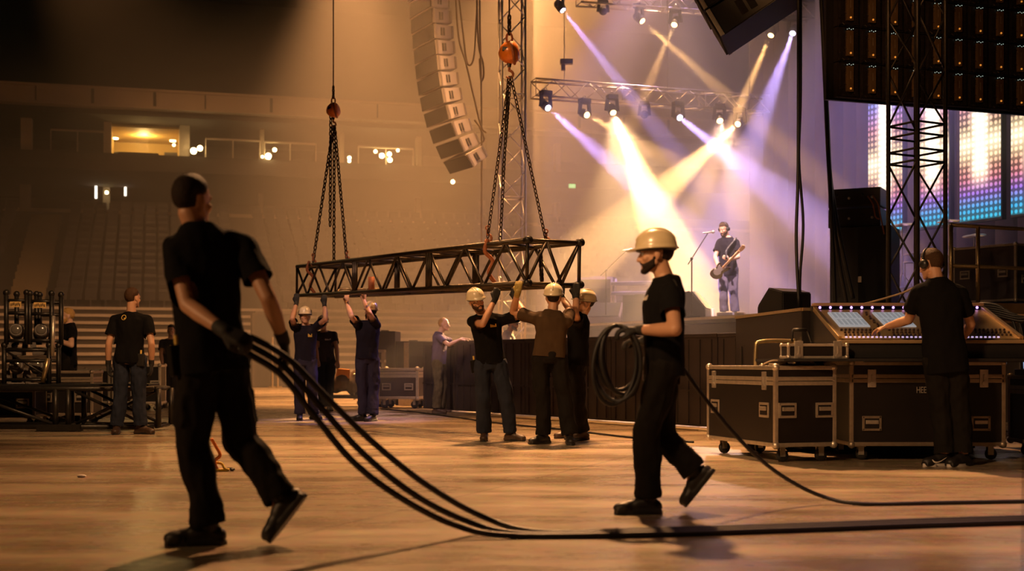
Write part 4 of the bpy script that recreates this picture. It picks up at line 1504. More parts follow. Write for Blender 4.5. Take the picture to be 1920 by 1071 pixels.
# glowing LED columns in front of the backdrop
def led_mat():
    m = bpy.data.materials.new('led_pixels'); m.use_nodes = True
    nt = m.node_tree; L = nt.links.new; N = nt.nodes.new
    b = nt.nodes['Principled BSDF']; b.inputs['Base Color'].default_value = (.02, .02, .02, 1); b.inputs['Roughness'].default_value = .4
    tc = N('ShaderNodeTexCoord'); sp = N('ShaderNodeSeparateXYZ'); L(tc.outputs['Object'], sp.inputs['Vector'])

    def math_(op, a, b_=None, c=None):
        n = N('ShaderNodeMath'); n.operation = op
        for i, v in enumerate((a, b_, c)):
            if v is None:
                continue
            if isinstance(v, (int, float)):
                n.inputs[i].default_value = v
            else:
                L(v, n.inputs[i])
        return n.outputs[0]
    x, z = sp.outputs['X'], sp.outputs['Z']
    fx = math_('SUBTRACT', math_('FRACT', math_('MULTIPLY', x, 1 / .125)), .5)
    fz = math_('SUBTRACT', math_('FRACT', math_('MULTIPLY', z, 1 / .125)), .5)
    d = math_('SQRT', math_('ADD', math_('MULTIPLY', fx, fx), math_('MULTIPLY', fz, fz)))
    dot = N('ShaderNodeMapRange'); dot.inputs['From Min'].default_value = .42; dot.inputs['From Max'].default_value = .22
    L(d, dot.inputs['Value'])
    zz = N('ShaderNodeMapRange'); zz.inputs['From Min'].default_value = 0; zz.inputs['From Max'].default_value = 3.2
    L(z, zz.inputs['Value'])
    cr = N('ShaderNodeValToRGB'); el = cr.color_ramp.elements
    stops = [(0, (.02, .55, .75)), (.08, (.05, .50, .95)), (.17, (.40, .20, .85)), (.27, (.95, .30, .35)), (.42, (1, .62, .28)), (.58, (1, .70, .36)), (.74, (.95, .38, .42)), (.88, (.45, .35, .95)), (1, (.15, .45, 1))]
    el[0].position, el[0].color = 0, (*stops[0][1], 1)
    el[1].position, el[1].color = 1, (*stops[-1][1], 1)
    for p, c in stops[1:-1]:
        e = el.new(p); e.color = (*c, 1)
    L(zz.outputs['Result'], cr.inputs['Fac'])
    ax = math_('ABSOLUTE', x)
    core = N('ShaderNodeMapRange'); core.inputs['From Min'].default_value = .34; core.inputs['From Max'].default_value = .12
    L(ax, core.inputs['Value'])
    cz = N('ShaderNodeValToRGB'); ce = cz.color_ramp.elements
    ce[0].position, ce[0].color = .18, (0, 0, 0, 1); ce[1].position, ce[1].color = .34, (1, 1, 1, 1)
    e = ce.new(.9); e.color = (1, 1, 1, 1); e = ce.new(1); e.color = (.3, .3, .3, 1)
    L(zz.outputs['Result'], cz.inputs['Fac'])
    hot = math_('MULTIPLY', core.outputs['Result'], cz.outputs['Color'])
    mid = N('ShaderNodeValToRGB'); me_ = mid.color_ramp.elements
    me_[0].position, me_[0].color = .34, (0, 0, 0, 1); me_[1].position, me_[1].color = .5, (1, 1, 1, 1)
    e = me_.new(.62); e.color = (0, 0, 0, 1)
    L(zz.outputs['Result'], mid.inputs['Fac'])
    hot = math_('MAXIMUM', hot, math_('MULTIPLY', mid.outputs['Color'], .8))
    mx = N('ShaderNodeMix'); mx.data_type = 'RGBA'; mx.inputs['B'].default_value = (1, .86, .62, 1)
    L(hot, mx.inputs['Factor']); L(cr.outputs['Color'], mx.inputs['A'])
    L(mx.outputs['Result'], b.inputs['Emission Color'])
    st = math_('MULTIPLY_ADD', hot, 1.5, math_('MULTIPLY_ADD', dot.outputs['Result'], 1.0, .22))
    L(st, b.inputs['Emission Strength'])
    return m


LEDM = led_mat()
lw = 1.14
ldp = [(at(1662, 432, 28.9), 'leftmost, half behind the dark truss tower'), (at(1750, 422, 28.05), 'second, behind the right leg of the dark truss tower'), (at(1838, 407, 27.3), 'third, clear between the tower and the frame edge'), (at(1936, 394, 26.4), 'rightmost, cut by the frame edge')]
p1 = at(1725, 425, 28); 
for i, (px, wh) in enumerate(((1660, ldp[0][1]), (1749, ldp[1][1]), (1838, ldp[2][1]), (1938, ldp[3][1]))):
    # point of the m = 6.5 plane under that pixel
    a = (px - 960) / F
    n = SM
    d = ((stg(0, 6.5)).dot(n)) / (a * n.x + n.y)
    c = V((a * d, d, 3.82))
    w = lw if i != 1 else 1.0
    r_ = thing('led_column', 'tall glowing LED column behind the stage, ' + wh, 'LED panel', c, atan2(ST.y, ST.x), 'glowing LED columns')
    ax, nn = ST, -SM
    mb = MB(); mb.box(c + SM * .06 + V((0, 0, 1.6)), (w + .05, .12, 3.3), SFR, .01); mb.build('frame', BLACK, r_)
    mb = MB(); vs = [mb.bm.verts.new(c + ax * x - SM * .012 + V((0, 0, z))) for x, z in ((-w / 2, 0), (w / 2, 0), (w / 2, 3.2), (-w / 2, 3.2))]; mb.bm.faces.new(vs)
    o = mb.build('pixel_face', LEDM, r_)

# crowd barrier along the stage front
BA, BB = V((3.25, 15.4, 0)), V((-1.6, 23.2, 0))
bdv = (BB - BA).normalized()
bn = V((-bdv.y, bdv.x, 0))
if bn.y > 0:
    bn = -bn                                            # towards the camera
BARM = mat('dark_barrier_sheet', (.040, .031, .029), .5, .2, var=.35, scale=3, bump=.05)
PLATE = mat('worn_tread_plate', (.40, .32, .20), .5, .4, var=.3, scale=4)
nb = 8
bl_ = (BB - BA).length / nb
for i in range(nb):
    a, b = BA + bdv * bl_ * i, BA + bdv * bl_ * (i + 1)
    c = (a + b) / 2
    fr = frame(bdv)
    r_ = thing('crowd_barrier', 'black sheet-faced crowd barrier section, %s from the flight case end' % ORD[i], 'barrier', c, 0, 'crowd barrier sections along the stage')
    mb = MB(); mb.box(c + V((0, 0, .62)), (bl_ - .02, .03, 1.16), fr)
    for k in range(5):
        mb.box(c + bdv * (bl_ * (k / 5 - .4)) + bn * .02 + V((0, 0, .62)), (.02, .03, 1.1), fr)
    mb.box(c + bn * .02 + V((0, 0, .5)), (bl_ - .03, .025, .03), fr)
    mb.build('face_sheet', BARM, r_)
    mb = MB(); mb.bar(a + bdv * .01 + V((0, 0, 1.22)), b - bdv * .01 + V((0, 0, 1.22)), .06, .05, bevel=.01); mb.build('top_rail', BARM, r_)
    mb = MB(); mb.box(c + bn * .19 + V((0, 0, .012)), (bl_ - .02, .32, .024), fr); mb.build('foot_plate', PLATE, r_)
    for e in (a + bdv * .05, b - bdv * .05):
        mb = MB(); mb.tube(e - bn * .03 + V((0, 0, 1.2)), e - bn * .7 + V((0, 0, .02)), .022); mb.build('brace', BARM, r_)
cable('floor_cable', 'black cable lying on the floor along the foot of the crowd barrier', [ground(715, 767, .012), ground(800, 775, .012), ground(930, 793, .012), ground(1060, 806, .012), ground(1180, 820, .012), ground(1300, 829, .012)], .012)

# wedges, amplifiers and stands on the stage
AMP = mat('amp_tolex', (.09, .08, .085), .7, var=.2, scale=20)
AMPL = mat('pale_amp_trim', (.75, .70, .72), .5)


def wedge(label, c, rz, w=.62, m=BLACK, s=1.):
    r_ = thing('wedge_monitor', label, 'speaker', c, rz)
    W = basis_chain(r_); Rm = W.to_3x3()
    mb = MB(); mb.prism([(-.26 * s, 0), (.26 * s, 0), (.26 * s, .12 * s), (.02 * s, .40 * s), (-.26 * s, .33 * s)], w * s, c, Rm @ M.Rotation(pi / 2, 3, 'Z'), .012); mb.build('cabinet', m, r_)
    mb = MB(); mb.box(W @ V((0, .155 * s, .265 * s)), (w * s * .88, .34 * s, .012), Rm @ M.Rotation(-R(49.5), 3, 'X')); mb.build('grille', CABCLOTH, r_)
    return r_


def amp(label, c, rz, w, h, l=.35, m=AMP, tm=AMPL, name='guitar_amplifier', cat='amplifier'):
    r_ = thing(name, label, cat, c, rz)
    W = basis_chain(r_); Rm = W.to_3x3()
    mb = MB(); mb.box(W @ V((0, 0, h / 2)), (w, l, h), Rm, .015); mb.build('cabinet', m, r_)
    mb = MB(); mb.box(W @ V((0, -l / 2 - .006, h * .42)), (w * .88, .012, h * .70), Rm); mb.build('grille', CABCLOTH, r_)
    mb = MB()
    for sx in (-1, 1):
        mb.box(W @ V((sx * (w / 2 - .02), -l / 2 - .004, h / 2)), (.04, .03, h), Rm)
    mb.box(W @ V((0, -l / 2 - .004, h - .03)), (w, .03, .06), Rm)
    mb.build('trim', tm, r_)
    mb = MB(); mb.box(W @ V((0, 0, h + .02)), (w * .3, .03, .02), Rm, .006); mb.build('handle', tm, r_)
    return r_


def on_stage(px, d):
    return V(((px - 960) * d / F, d, STAGE_Z))


wedge('violet-lit wedge monitor at the left end of the stage', on_stage(1136, 28.6), R(160), .7, mat('wedge_violet_light', (.25, .2, .3), .6), 1.2)  # violet stage light put into this wedge's base colour
wedge('dark wedge monitor on the stage edge left of the guitarist', on_stage(1298, 24.6), R(-110), .6, BLACK, 1.25)
amp('large pale-trimmed amplifier at the left end of the stage', on_stage(1118, 31.0), R(-20), .9, 1.2)
amp('pale-trimmed amplifier behind the left microphone stand', on_stage(1172, 33.), R(-20), 1.1, .95)
amp('square dark monitor speaker behind the coil-holding person', on_stage(1198, 28.2), R(-20), .62, .62, .4, BLACK, BLACK, 'monitor_speaker', 'speaker')
kb = thing('keyboard', 'electronic keyboard on a pale double-tier stand at the back of the stage', 'keyboard', on_stage(1192, 30.5), R(-15))
W = basis_chain(kb); Rm = W.to_3x3()
for z in (.78, 1.02):
    mb = MB(); mb.box(W @ V((0, 0, z)), (1.15, .3, .07), Rm, .01); mb.build('keybed', AMP, kb)
    mb = MB(); mb.box(W @ V((0, -.08, z + .04)), (1.1, .13, .015), Rm); mb.build('keys', AMPL, kb)
mb = MB()
for sx in (-.5, .5):
    mb.tube(W @ V((sx, -.2, 0)), W @ V((sx, .1, 1.15)), .025); mb.tube(W @ V((sx, .25, 0)), W @ V((sx, -.05, .8)), .025)
mb.tube(W @ V((-.5, .1, .5)), W @ V((.5, .1, .5)), .02)
mb.build('stand', AMPL, kb)
mb = MB(); mb.box(on_stage(1214, 27.2) + V((0, 0, .16)), (.16, .10, .32), None, .05)
tag(mb.build('stage_lamp_box', AMPL, None, True), 'small rounded white box on the stage beside the dark monitor speaker', 'box')
for nm, px, d, w, lab in (('guitar_pedal', 1325, 25.0, .22, 'small white-edged pedal box on stage left of the guitarist'), ('guitar_pedal', 1356, 23.85, .30, 'flat pale pedal board right at the guitarist feet'), ('guitar_pedal', 1382, 23.9, .2, 'yellowish pedal beside the right shoe of the guitarist')):
    mb = MB(); mb.box(on_stage(px, d) + V((0, -.25, .035 if px > 1330 else .09)), (w, .15, .06 if px > 1330 else .18), rotm(0, 0, -.4), .01)
    tag(mb.build(nm, GOLD if px > 1375 else AMPL), lab, 'pedal')


def mic_stand(label, base, joint, tip, tail):
    r_ = thing('microphone_stand', label, 'microphone stand', base)
    mb = MB(); mb.lathe([(0, 0), (.15, 0), (.15, .02), (.03, .035), (0, .035)], base, None, 20); mb.build('base', BLACK, r_)
    mb = MB(); mb.tube(base, joint, .013); mb.build('pole', BLACKM, r_)
    mb = MB(); mb.sphere(joint, .03); mb.build('clutch', BLACK, r_, True)
    mb = MB(); mb.tube(tail, tip, .010); mb.build('boom', BLACKM, r_)
    dv = V((1, 0, .12)).normalized()
    mb = MB(); mb.cap(tip - dv * .10, tip + dv * .06, .014, .019); mb.sphere(tip + dv * .09, .034)
    mb.build('microphone', STEEL, r_, True)


d = 28.3
mic_stand('left microphone stand with a long boom, pale haze behind it', on_stage(1136, d), at(1136, 508, d), at(1176, 469, d), at(1126, 517, d))
d = 24.2
mic_stand('microphone stand in front of the guitarist, boom tilted up to the mouth', on_stage(1297, d), at(1297, 485, d), at(1328, 436, d), at(1290, 496, d))

# electric guitar
gt = thing('electric_guitar', 'dark electric guitar with pale pickguard and maple neck held by the guitarist', 'guitar', at(1347, 506, 23.66))
ga, gb = at(1349, 508, 23.66), at(1386, 470, 23.32)
gx = (gb - ga).normalized()
gf = frame(gx, V((.25, -.9, .1)))                        # local Z faces the audience
gm = gf @ M.Rotation(pi / 2, 3, 'X').inverted()
outl = [(-.20, .10), (-.24, 0), (-.20, -.12), (-.08, -.155), (.0, -.115), (.10, -.15), (.19, -.14), (.15, -.06), (.16, .05), (.24, .14), (.12, .13), (.02, .10), (-.08, .145)]
go = spline([V((x, 0, z)) for x, z in outl + outl[:1]], 4)[:-1]
GM = frame(gx, V((.25, -.9, .1)))
yl = GM.col[1]; zl = GM.col[2]
GR = M((gx, zl, -yl)).transposed()                        # prism: local XZ outline, pushed along local Y
c0 = ga
mb = MB(); mb.prism([(p.x * .82, p.z * .78) for p in go], .045, c0, GR, .006); mb.build('body', mat('sunburst_dark_wood', (.03, .012, .01), .25, coat=.5), gt)
mb = MB(); mb.prism([(p.x * .52 + .02, p.z * .44 - .02) for p in go], .006, c0 + zl * .026, GR); mb.build('pickguard', AMPL, gt)
MAPLE = mat('maple_neck', (.60, .36, .18), .4)
mb = MB(); mb.box(c0 + gx * .34 + zl * .02, (.48, .042, .03), frame(gx, zl), .006); mb.build('neck', MAPLE, gt)
mb = MB(); mb.prism([(.57, -.024), (.71, -.036), (.73, .0), (.70, .036), (.62, .04), (.57, .024)], .02, c0 + zl * .015, GR); mb.build('headstock', MAPLE, gt)
mb = MB(); mb.path(spline([c0 + gx * .2 - yl * .0 + V((.0, 0, .1)), at(1362, 470, 23.78), at(1376, 452, 23.82), at(1380, 447, 24.0)], 6), .022, 6); mb.build('strap', BLACK, gt)

# drum kit on a riser behind the rail
DW = mat('drum_shell', (.30, .27, .36), .3, coat=.4)
mb = MB(); rc = V((8.4, 25., STAGE_Z)); mb.box(rc + V((0, 0, .3)), (2.2, 1.6, .6), SFR)
tag(mb.build('drum_riser', DECK), 'low dark riser carrying the drums at the back of the stage', 'riser')


def drum(label, c, r, h, ax, name, legs=0):
    r_ = thing(name, label, 'drum', c)
    fr = V(ax).normalized().to_track_quat('Z', 'Y').to_matrix()
    mb = MB(); mb.lathe([(0, 0), (r, 0), (r, h), (0, h)], c, fr, 26); mb.build('shell', DW, r_)
    for z in (0, h):
        mb = MB(); mb.torus(c + fr @ V((0, 0, z)), r * 1.02, .02, fr, 24, 6); mb.build('hoop', ALU, r_, True)
    for i in range(legs):
        a = i * 2 * pi / legs + .4
        q = c + V((r * cos(a), r * sin(a), 0))
        mb = MB(); mb.tube(q + V((0, 0, h * .5)), V((q.x, q.y, rc.z + .6)), .014); mb.build('leg', ALU, r_)


zb = rc.z + .6
drum('large bass drum lying on its side in the drum kit', rc + V((.1, -.25, .6 + .30)), .29, .4, (-.6, -.8, 0), 'bass_drum')
drum('floor tom on three legs at the right of the drum kit', rc + V((.55, -.1, .6 + .3)), .2, .38, UP, 'floor_tom', 3)
drum('snare drum at the left of the drum kit', rc + V((-.55, .0, .6 + .5)), .18, .15, UP, 'snare_drum', 3)
for i, (x, y, h, lab) in enumerate(((-.75, .1, 1.25, 'left'), (.25, .35, 1.35, 'tall middle'), (.7, .2, 1.05, 'right'))):
    b = rc + V((x, y, .6))
    r_ = thing('cymbal', '%s cymbal on a thin stand in the drum kit' % lab, 'cymbal', b, 0)
    mb = MB(); mb.lathe([(0, .025), (.035, .022), (.05, .008), (.23, -.012), (.23, -.016), (0, 0)], b + V((0, 0, h)), rotm(.2, -.15, 0), 26); mb.build('plate', GOLD, r_, True)
    mb = MB(); mb.tube(b + V((0, 0, .25)), b + V((0, 0, h)), .012)
    for k in range(3):
        a = k * 2.1; mb.tube(b + V((0, 0, .3)), b + V((.22 * cos(a), .22 * sin(a), 0)), .010)
    mb.build('stand', ALU, r_)
# stage-side handrail
hr = thing('stage_handrail', 'brass-lit two-bar handrail along the near end of the stage', 'handrail', stg(5.25, 2, STAGE_Z))
for z in (.52, 1.1):
    mb = MB(); mb.tube(stg(5.25, .05, STAGE_Z + z), stg(5.25, 5.2, STAGE_Z + z), .028, n=12); mb.build('rail', GOLD, hr, True)
for m_ in (.05, .55, 1.85, 3.5, 5.2):
    mb = MB(); mb.tube(stg(5.25, m_, STAGE_Z), stg(5.25, m_, STAGE_Z + 1.1), .030, n=12); mb.build('post', GOLD, hr, True)
PLYV = mat('violet_grey_laminate', (.045, .038, .045), .5, var=.2, scale=4)
flight_case('flight_case', 'flight case standing on the stage behind the handrail', V((7.55, 19.75, STAGE_Z)), R(35), .9, 1.1, .86, .06, 0, (('l', -.3, 0), ('l', .3, 0), ('f', -.25, -.1)), (), False, None, PLYV)
# stacked speakers at the stage corner
q = on_stage(1622, 21.6)
ss = thing('subwoofer', 'tall black bass speaker cabinet at the stage corner under two amplifier racks', 'speaker', q, R(-27))
W = basis_chain(ss); Rm = W.to_3x3()
mb = MB(); mb.box(W @ V((0, 0, .70)), (1.0, .8, 1.40), Rm, .015); mb.build('cabinet', BLACK, ss)
mb = MB(); mb.box(W @ V((.22, -.41, .70)), (.5, .02, 1.36), Rm); mb.box(W @ V((.49, -.41, .7)), (.03, .04, 1.4), Rm); mb.build('grille', CABCLOTH, ss)
for x, z in ((-.3, 1.15), (-.38, .30), (.1, .3), (-.38, 1.0)):
    mb = MB(); mb.box(W @ V((x, -.405, z)), (.11, .016, .14), Rm, .004); mb.build('handle_pocket', RUBBER, ss)
mb = MB(); mb.box(W @ V((-.0, -.42, .52)), (.06, .03, .10), Rm, .006); mb.build('connector_plate', STEEL, ss)
for i in range(2):
    b = W @ V((-.12, 0, 1.40 + i * .34))
    r_ = thing('amplifier_rack', '%s of two black amplifier racks on the tall bass speaker' % ('lower', 'upper')[i], 'rack', b, R(-27))
    W2 = basis_chain(r_)
    mb = MB(); mb.box(W2 @ V((0, 0, .16)), (.86, .6, .31), Rm, .012); mb.build('case', BLACK, r_)
    for k, x in enumerate((-.28, -.08, .14, .3)):
        mb = MB(); mb.tube(W2 @ V((x, -.30, .2 - .05 * (k % 2))), W2 @ V((x, -.33, .2 - .05 * (k % 2))), .022, n=10); mb.build('connector', STEEL if k % 2 else BLACKM, r_, True)
    mb = MB(); mb.box(W2 @ V((0, -.305, .04)), (.82, .01, .02), Rm); mb.build('rack_rail', BLACKM, r_)
for i, (x0, l) in enumerate(((.12, .5), (.2, .75))):
    cable('patch_cable', '%s cable plugged into the amplifier racks' % ('short orange-tinted', 'longer orange-tinted')[i], [W @ V((x0, -.36, 1.9)), W @ V((x0 + .1, -.45, 1.75)), W @ V((x0 + .14, -.44, 1.55)), W @ V((x0 + .2, -.43, 2.0 - l))], .012, None, RUST)
# ------------------------------------------------------------------ truss tower, LED wall, line arrays
tw = thing('truss_tower', 'black square truss tower rising past the LED wall at the right', 'truss', (4.9, 15.5, 0))
tk = 15.5 / F
tcx = [V((4.9 + x * tk, 15.5 + y * tk, 0)) for x, y in ((49, -14), (14, 49), (-49, 14), (-14, -49))]
ctw = lambda t: [c + V((0, 0, t)) for c in tcx]
for k in range(4):
    mb = MB(); mb.tube(ctw(0)[k], ctw(10)[k], .027, n=12); mb.build('chord', BLACKM, tw, True)
zs = [.9, 1.55, 2.25, 2.93]
for a, b in ((0, 1), (1, 2), (2, 3), (3, 0)):
    mb = MB()
    for z in (0.1, 3.28, 3.42, 3.60, 3.74, 7.0, 7.15):
        mb.tube(ctw(z)[a], ctw(z)[b], .014, n=6)
    for z0, z1 in ((.1, 3.28), (3.74, 7.0), (7.15, 10)):
        n = 5
        for i in range(n):
            p, q = z0 + (z1 - z0) * i / n, z0 + (z1 - z0) * (i + 1) / n
            if i % 2:
                p, q = q, p
            mb.tube(ctw(p)[a], ctw(q)[b], .014, n=6)
    mb.build('lattice', BLACKM, tw, True)
mb = MB(); mb.box((4.9, 15.5, .02), (.9, .9, .04)); mb.build('base_plate', BLACKM, tw)
# LED wall seen from its back
LW0 = at(1572, 182, 18)
LE = (at(1920, 210, 19.07) - LW0); LE = V((LE.x, LE.y, 0)).normalized()
lwall = thing('led_wall', 'hanging LED wall seen from behind, rows of dark modules with small status lights', 'LED wall', LW0 + LE * 1.7, atan2(LE.y, LE.x))
W = M.Translation(LW0) @ frame(LE).to_4x4()
Rm = W.to_3x3()
STAT = mat('amber_status_light', (1, .5, .1), .4, emit=(1, .36, .05), estr=.6)
STATW = mat('pale_status_light', (.8, .95, .9), .4, emit=(.65, .9, .8), estr=.7)
BRNZ = mat('module_spine', (.17, .11, .055), .45, .3, var=.3, scale=9)
mb = MB(); mb.box(W @ V((1.75, .14, 1.2)), (3.75, .06, 2.44), Rm); mb.build('backing', BLACK, lwall)
pw, ph = .37, .5
protoP = None
pcount = 0
for r0 in range(4):
    for c0_ in range(10):
        base = V((-.02 + c0_ * pw + pw / 2, 0, r0 * ph + ph / 2))
        if protoP is None:
            mb = MB()
            mb.box(V((0, .05, 0)), (pw - .012, .10, ph - .012), None, .006)
            for sx in (-1, 1):
                mb.box(V((sx * .12, -.012, 0)), (.06, .03, ph - .06), None, .006)
            mb.box(V((0, -.010, -.21)), (pw - .05, .03, .03)); mb.box(V((0, -.010, .22)), (pw - .05, .02, .02))
            for k in range(30):
                a = random.uniform(-.16, .16); z = random.uniform(-.22, .22)
                mb.tube(V((a, -.02, z)), V((a + random.uniform(-.06, .06), -.035, z + random.uniform(-.05, .05))), .005, n=5)
            o1 = mb.build('led_module', mat('led_module_back', (.035, .028, .026), .4, .5, var=.5, scale=16))
            mb = MB(); mb.box(V((0, -.03, .01)), (.105, .05, .36), None, .008); o2 = mb.build('power_box', BRNZ)
            mb = MB(); mb.sphere(V((0, -.06, -.13)), .014, None, 8, 6); o3 = mb.build('status_light', STAT)
            mb = MB()
            for k in range(4):
                mb.sphere(V((-.05 + k * .033, -.045, .205 + .012 * (k % 2))), .006, None, 6, 4)
            o4 = mb.build('indicator_lights', STATW)
            mb = MB(); mb.box(V((.0, -.057, .06)), (.007, .004, .11)); o5 = mb.build('slot', STEEL)
            protoP = (o1, o2, o3, o4, o5)
            cur = protoP
        else:
            cur = []
            for o in protoP:
                c = o.copy(); COL.objects.link(c); cur.append(c)
        mtx = basis_chain(lwall).inverted() @ W @ M.Translation(base)
        cur[0].parent = lwall
        cur[0].matrix_basis = mtx
        for o in cur[1:]:
            o.parent = cur[0]
            o.matrix_basis = M.Identity(4)
for k in (0.3, 1.8, 3.3):
    mb = MB(); mb.tube(W @ V((k, .1, 2.4)), W @ V((k, .1, 7)), .012); mb.build('hanging_wire', CHAIN, lwall)


def line_cabinet(name, label, c, Rm, w, l, h, body, grille_m, group):
    r_ = thing(name, label, 'speaker', c, 0, group)
    r_.rotation_euler = Rm.to_euler()
    W = basis_chain(r_)
    g = lambda x, y, z: W @ V((x, y, z))
    mb = MB()
    pr = [(-l / 2, -h / 2), (l / 2, -h * .40), (l / 2, h * .40), (-l / 2, h / 2)]
    mb.prism([(a, b) for a, b in pr], w, c, Rm @ M.Rotation(pi / 2, 3, 'Z'), .012)
    mb.build('cabinet', body, r_)
    mb = MB(); mb.box(g(0, -l / 2 - .008, 0), (w * .98, .02, h * .92), Rm, .006); mb.build('grille', grille_m, r_)
    for sy in (-.13, -.01):
        mb = MB(); mb.box(g(w / 2 + .003, sy * l * 1.0, .0), (.012, l * .085, h * .52), Rm, .003); mb.build('handle_pocket', CABCLOTH, r_)
    for sx in (-1, 1):
        mb = MB(); mb.box(g(sx * (w / 2 + .012), -l / 2 + .03, 0), (.03, .05, h * .98), Rm, .005); mb.build('rigging_rail', STEEL, r_)
        mb = MB(); mb.box(g(sx * (w / 2 + .012), l / 2 - .04, 0), (.02, .04, h * .80), Rm, .005); mb.build('rigging_rail', STEEL, r_)
    return r_


LX, LY = V((.47, -.88, 0)), V((.88, .47, 0))
BASE = M((LX, LY, UP)).transposed()
arr = [(824, -28, 0), (827, 1, 1), (830, 30, 2), (833, 59, 3), (836, 88, 5), (839, 117, 6), (843, 147, 8), (849, 177, 11), (857, 207, 15), (868, 237, 20), (881, 265, 26), (896, 292, 33)]
names = ['topmost visible, cut by the frame top', 'second from the frame top', 'third from the frame top', 'fourth from the frame top', 'fifth from the frame top', 'sixth from the frame top', 'sixth from the bottom', 'fifth from the bottom', 'fourth from the bottom', 'third from the bottom', 'second from the bottom', 'lowest and most tilted']
for i, (px, py, tl) in enumerate(arr):
    Rm_ = BASE @ M.Rotation(R(tl), 3, 'X')
    c = at(px, py, 29.6) - LX * .62
    line_cabinet('line_array_speaker', 'pale-sided speaker of the hanging curved array, ' + names[i], c, Rm_, 1.22, .50, .345, CABPAINT, CABCLOTH, 'speakers of the curved hanging array')
for i, pts in enumerate(([(853, -30), (860, 70), (874, 120), (900, 230), (912, 250)], [(858, -30), (868, 60), (876, 118), (888, 110), (893, 40), (896, -30)], [(899, -30), (900, 60), (902, 140), (903, 250), (903, 470)], [(893, -30), (897, 80), (905, 115), (907, 140), (902, 150), (899, 110)], [(890, 225), (900, 240), (908, 262), (897, 270)])):
    cable('array_cable', 'thin cable hanging behind the curved speaker array, ' + ('running down to its lower end', 'looping into a hairpin', 'straight and longest, down to the haze', 'knotted loop beside the straight one', 'short loop at its bottom')[i],
          [at(x, y, 30.9 + .1 * i) for x, y in pts], .022, 'cables behind the curved speaker array', mat('yellowish_cable', (.30, .22, .10), .5))
ya = R(15)
B2 = M((V((-sin(ya), -cos(ya), 0)), V((cos(ya), -sin(ya), 0)), UP)).transposed()
c = at(1409, 0, 14.2)
for i in range(3):
    Rm_ = B2 @ M.Rotation(R(29.5 - 1.5 * i), 3, 'X')
    o = c + Rm_ @ V((-.45, -.015 * i, .352 * i))
    line_cabinet('line_array_speaker', 'black tilted speaker hanging at the top right, %s' % ('lower of the two in view', 'upper of the two in view', 'mostly above the frame')[i], o, Rm_, .9, .97, .345, BLACK, CABCLOTH, 'black hanging speakers')
# pale truss tower far back
pt = thing('truss_tower', 'pale slim truss tower rising behind the hanging chains', 'truss', at(960, 690, 27.5) * V((1, 1, 0)) if False else V((0.0, 27.5, 0)))
lattice(pt, straight(V((0, 27.5, 0)), V((0, 27.5, 11)), V((1, .15, 0)), V((-.15, 1, 0)), .5, .5), 11, .55, .014, SILVER, rc=.025, post=4)
# ------------------------------------------------------------------ lighting trusses and lamps
t1a, t1b = at(1000, 166, 30), at(1436, 198, 31.8)
lt = thing('lighting_truss', 'pale horizontal lighting truss carrying the lower row of stage lights', 'truss', (t1a + t1b) / 2)
sd = UP.cross((t1b - t1a).normalized())
lattice(lt, straight(t1a, t1b, sd, UP, .38, .40), (t1b - t1a).length, .42, .012, SILVER, rc=.024, post=5)
t2a, t2b = at(1085, -8, 30.5), at(1520, 22, 32)
l2 = thing('lighting_truss', 'upper lighting truss mostly cut off by the frame top', 'truss', (t2a + t2b) / 2)
lattice(l2, straight(t2a, t2b, sd, UP, .38, .40), (t2b - t2a).length, .42, .012, SILVER, rc=.024, post=5)
for px, yb in ((1058, 158), (1252, 170), (1405, 182)):
    mb = MB(); mb.tube(at(px, -30, 30.2), at(px, yb, 30.4), .012, n=6)
    tag(mb.build('truss_wire', SILVER), 'thin suspension wire above the lower lighting truss, ' + {1058: 'leftmost', 1252: 'middle', 1405: 'rightmost'}[px], 'wire')
mb = MB(); mb.box(at(1062, 116, 30.2), (.30, .16, .12), None, .02); mb.box(at(1056, 124, 30.2), (.10, .1, .2), None, .02)
tag(mb.build('wire_clamp', STEEL), 'small pale motor clamp on the leftmost suspension wire', 'clamp')
LENSW = mat('violet_white_lens', (.9, .9, 1), .2, emit=(.70, .66, 1), estr=9)
LENSA = mat('amber_white_lens', (1, .9, .7), .2, emit=(1, .60, .22), estr=9)
LENSD = mat('dark_lens', (.10, .09, .08), .15)
HEADM = mat('lamp_head_paint', (.10, .085, .075), .5, var=.2, scale=10)


def spot(p, dv, col, power, ang_, blend=.35, size=.05):  # makes the fixtures' beams and the added unseen fills alike
    L = bpy.data.lights.new('beam_and_fill_spot', 'SPOT')
    L.energy = power
    L.color = col
    L.spot_size = R(ang_)
    L.spot_blend = blend
    L.shadow_soft_size = size
    o = bpy.data.objects.new('beam_and_fill_spot', L)
    COL.objects.link(o)
    o.location = p
    o.rotation_euler = V(dv).to_track_quat('-Z', 'Y').to_euler()
    return o


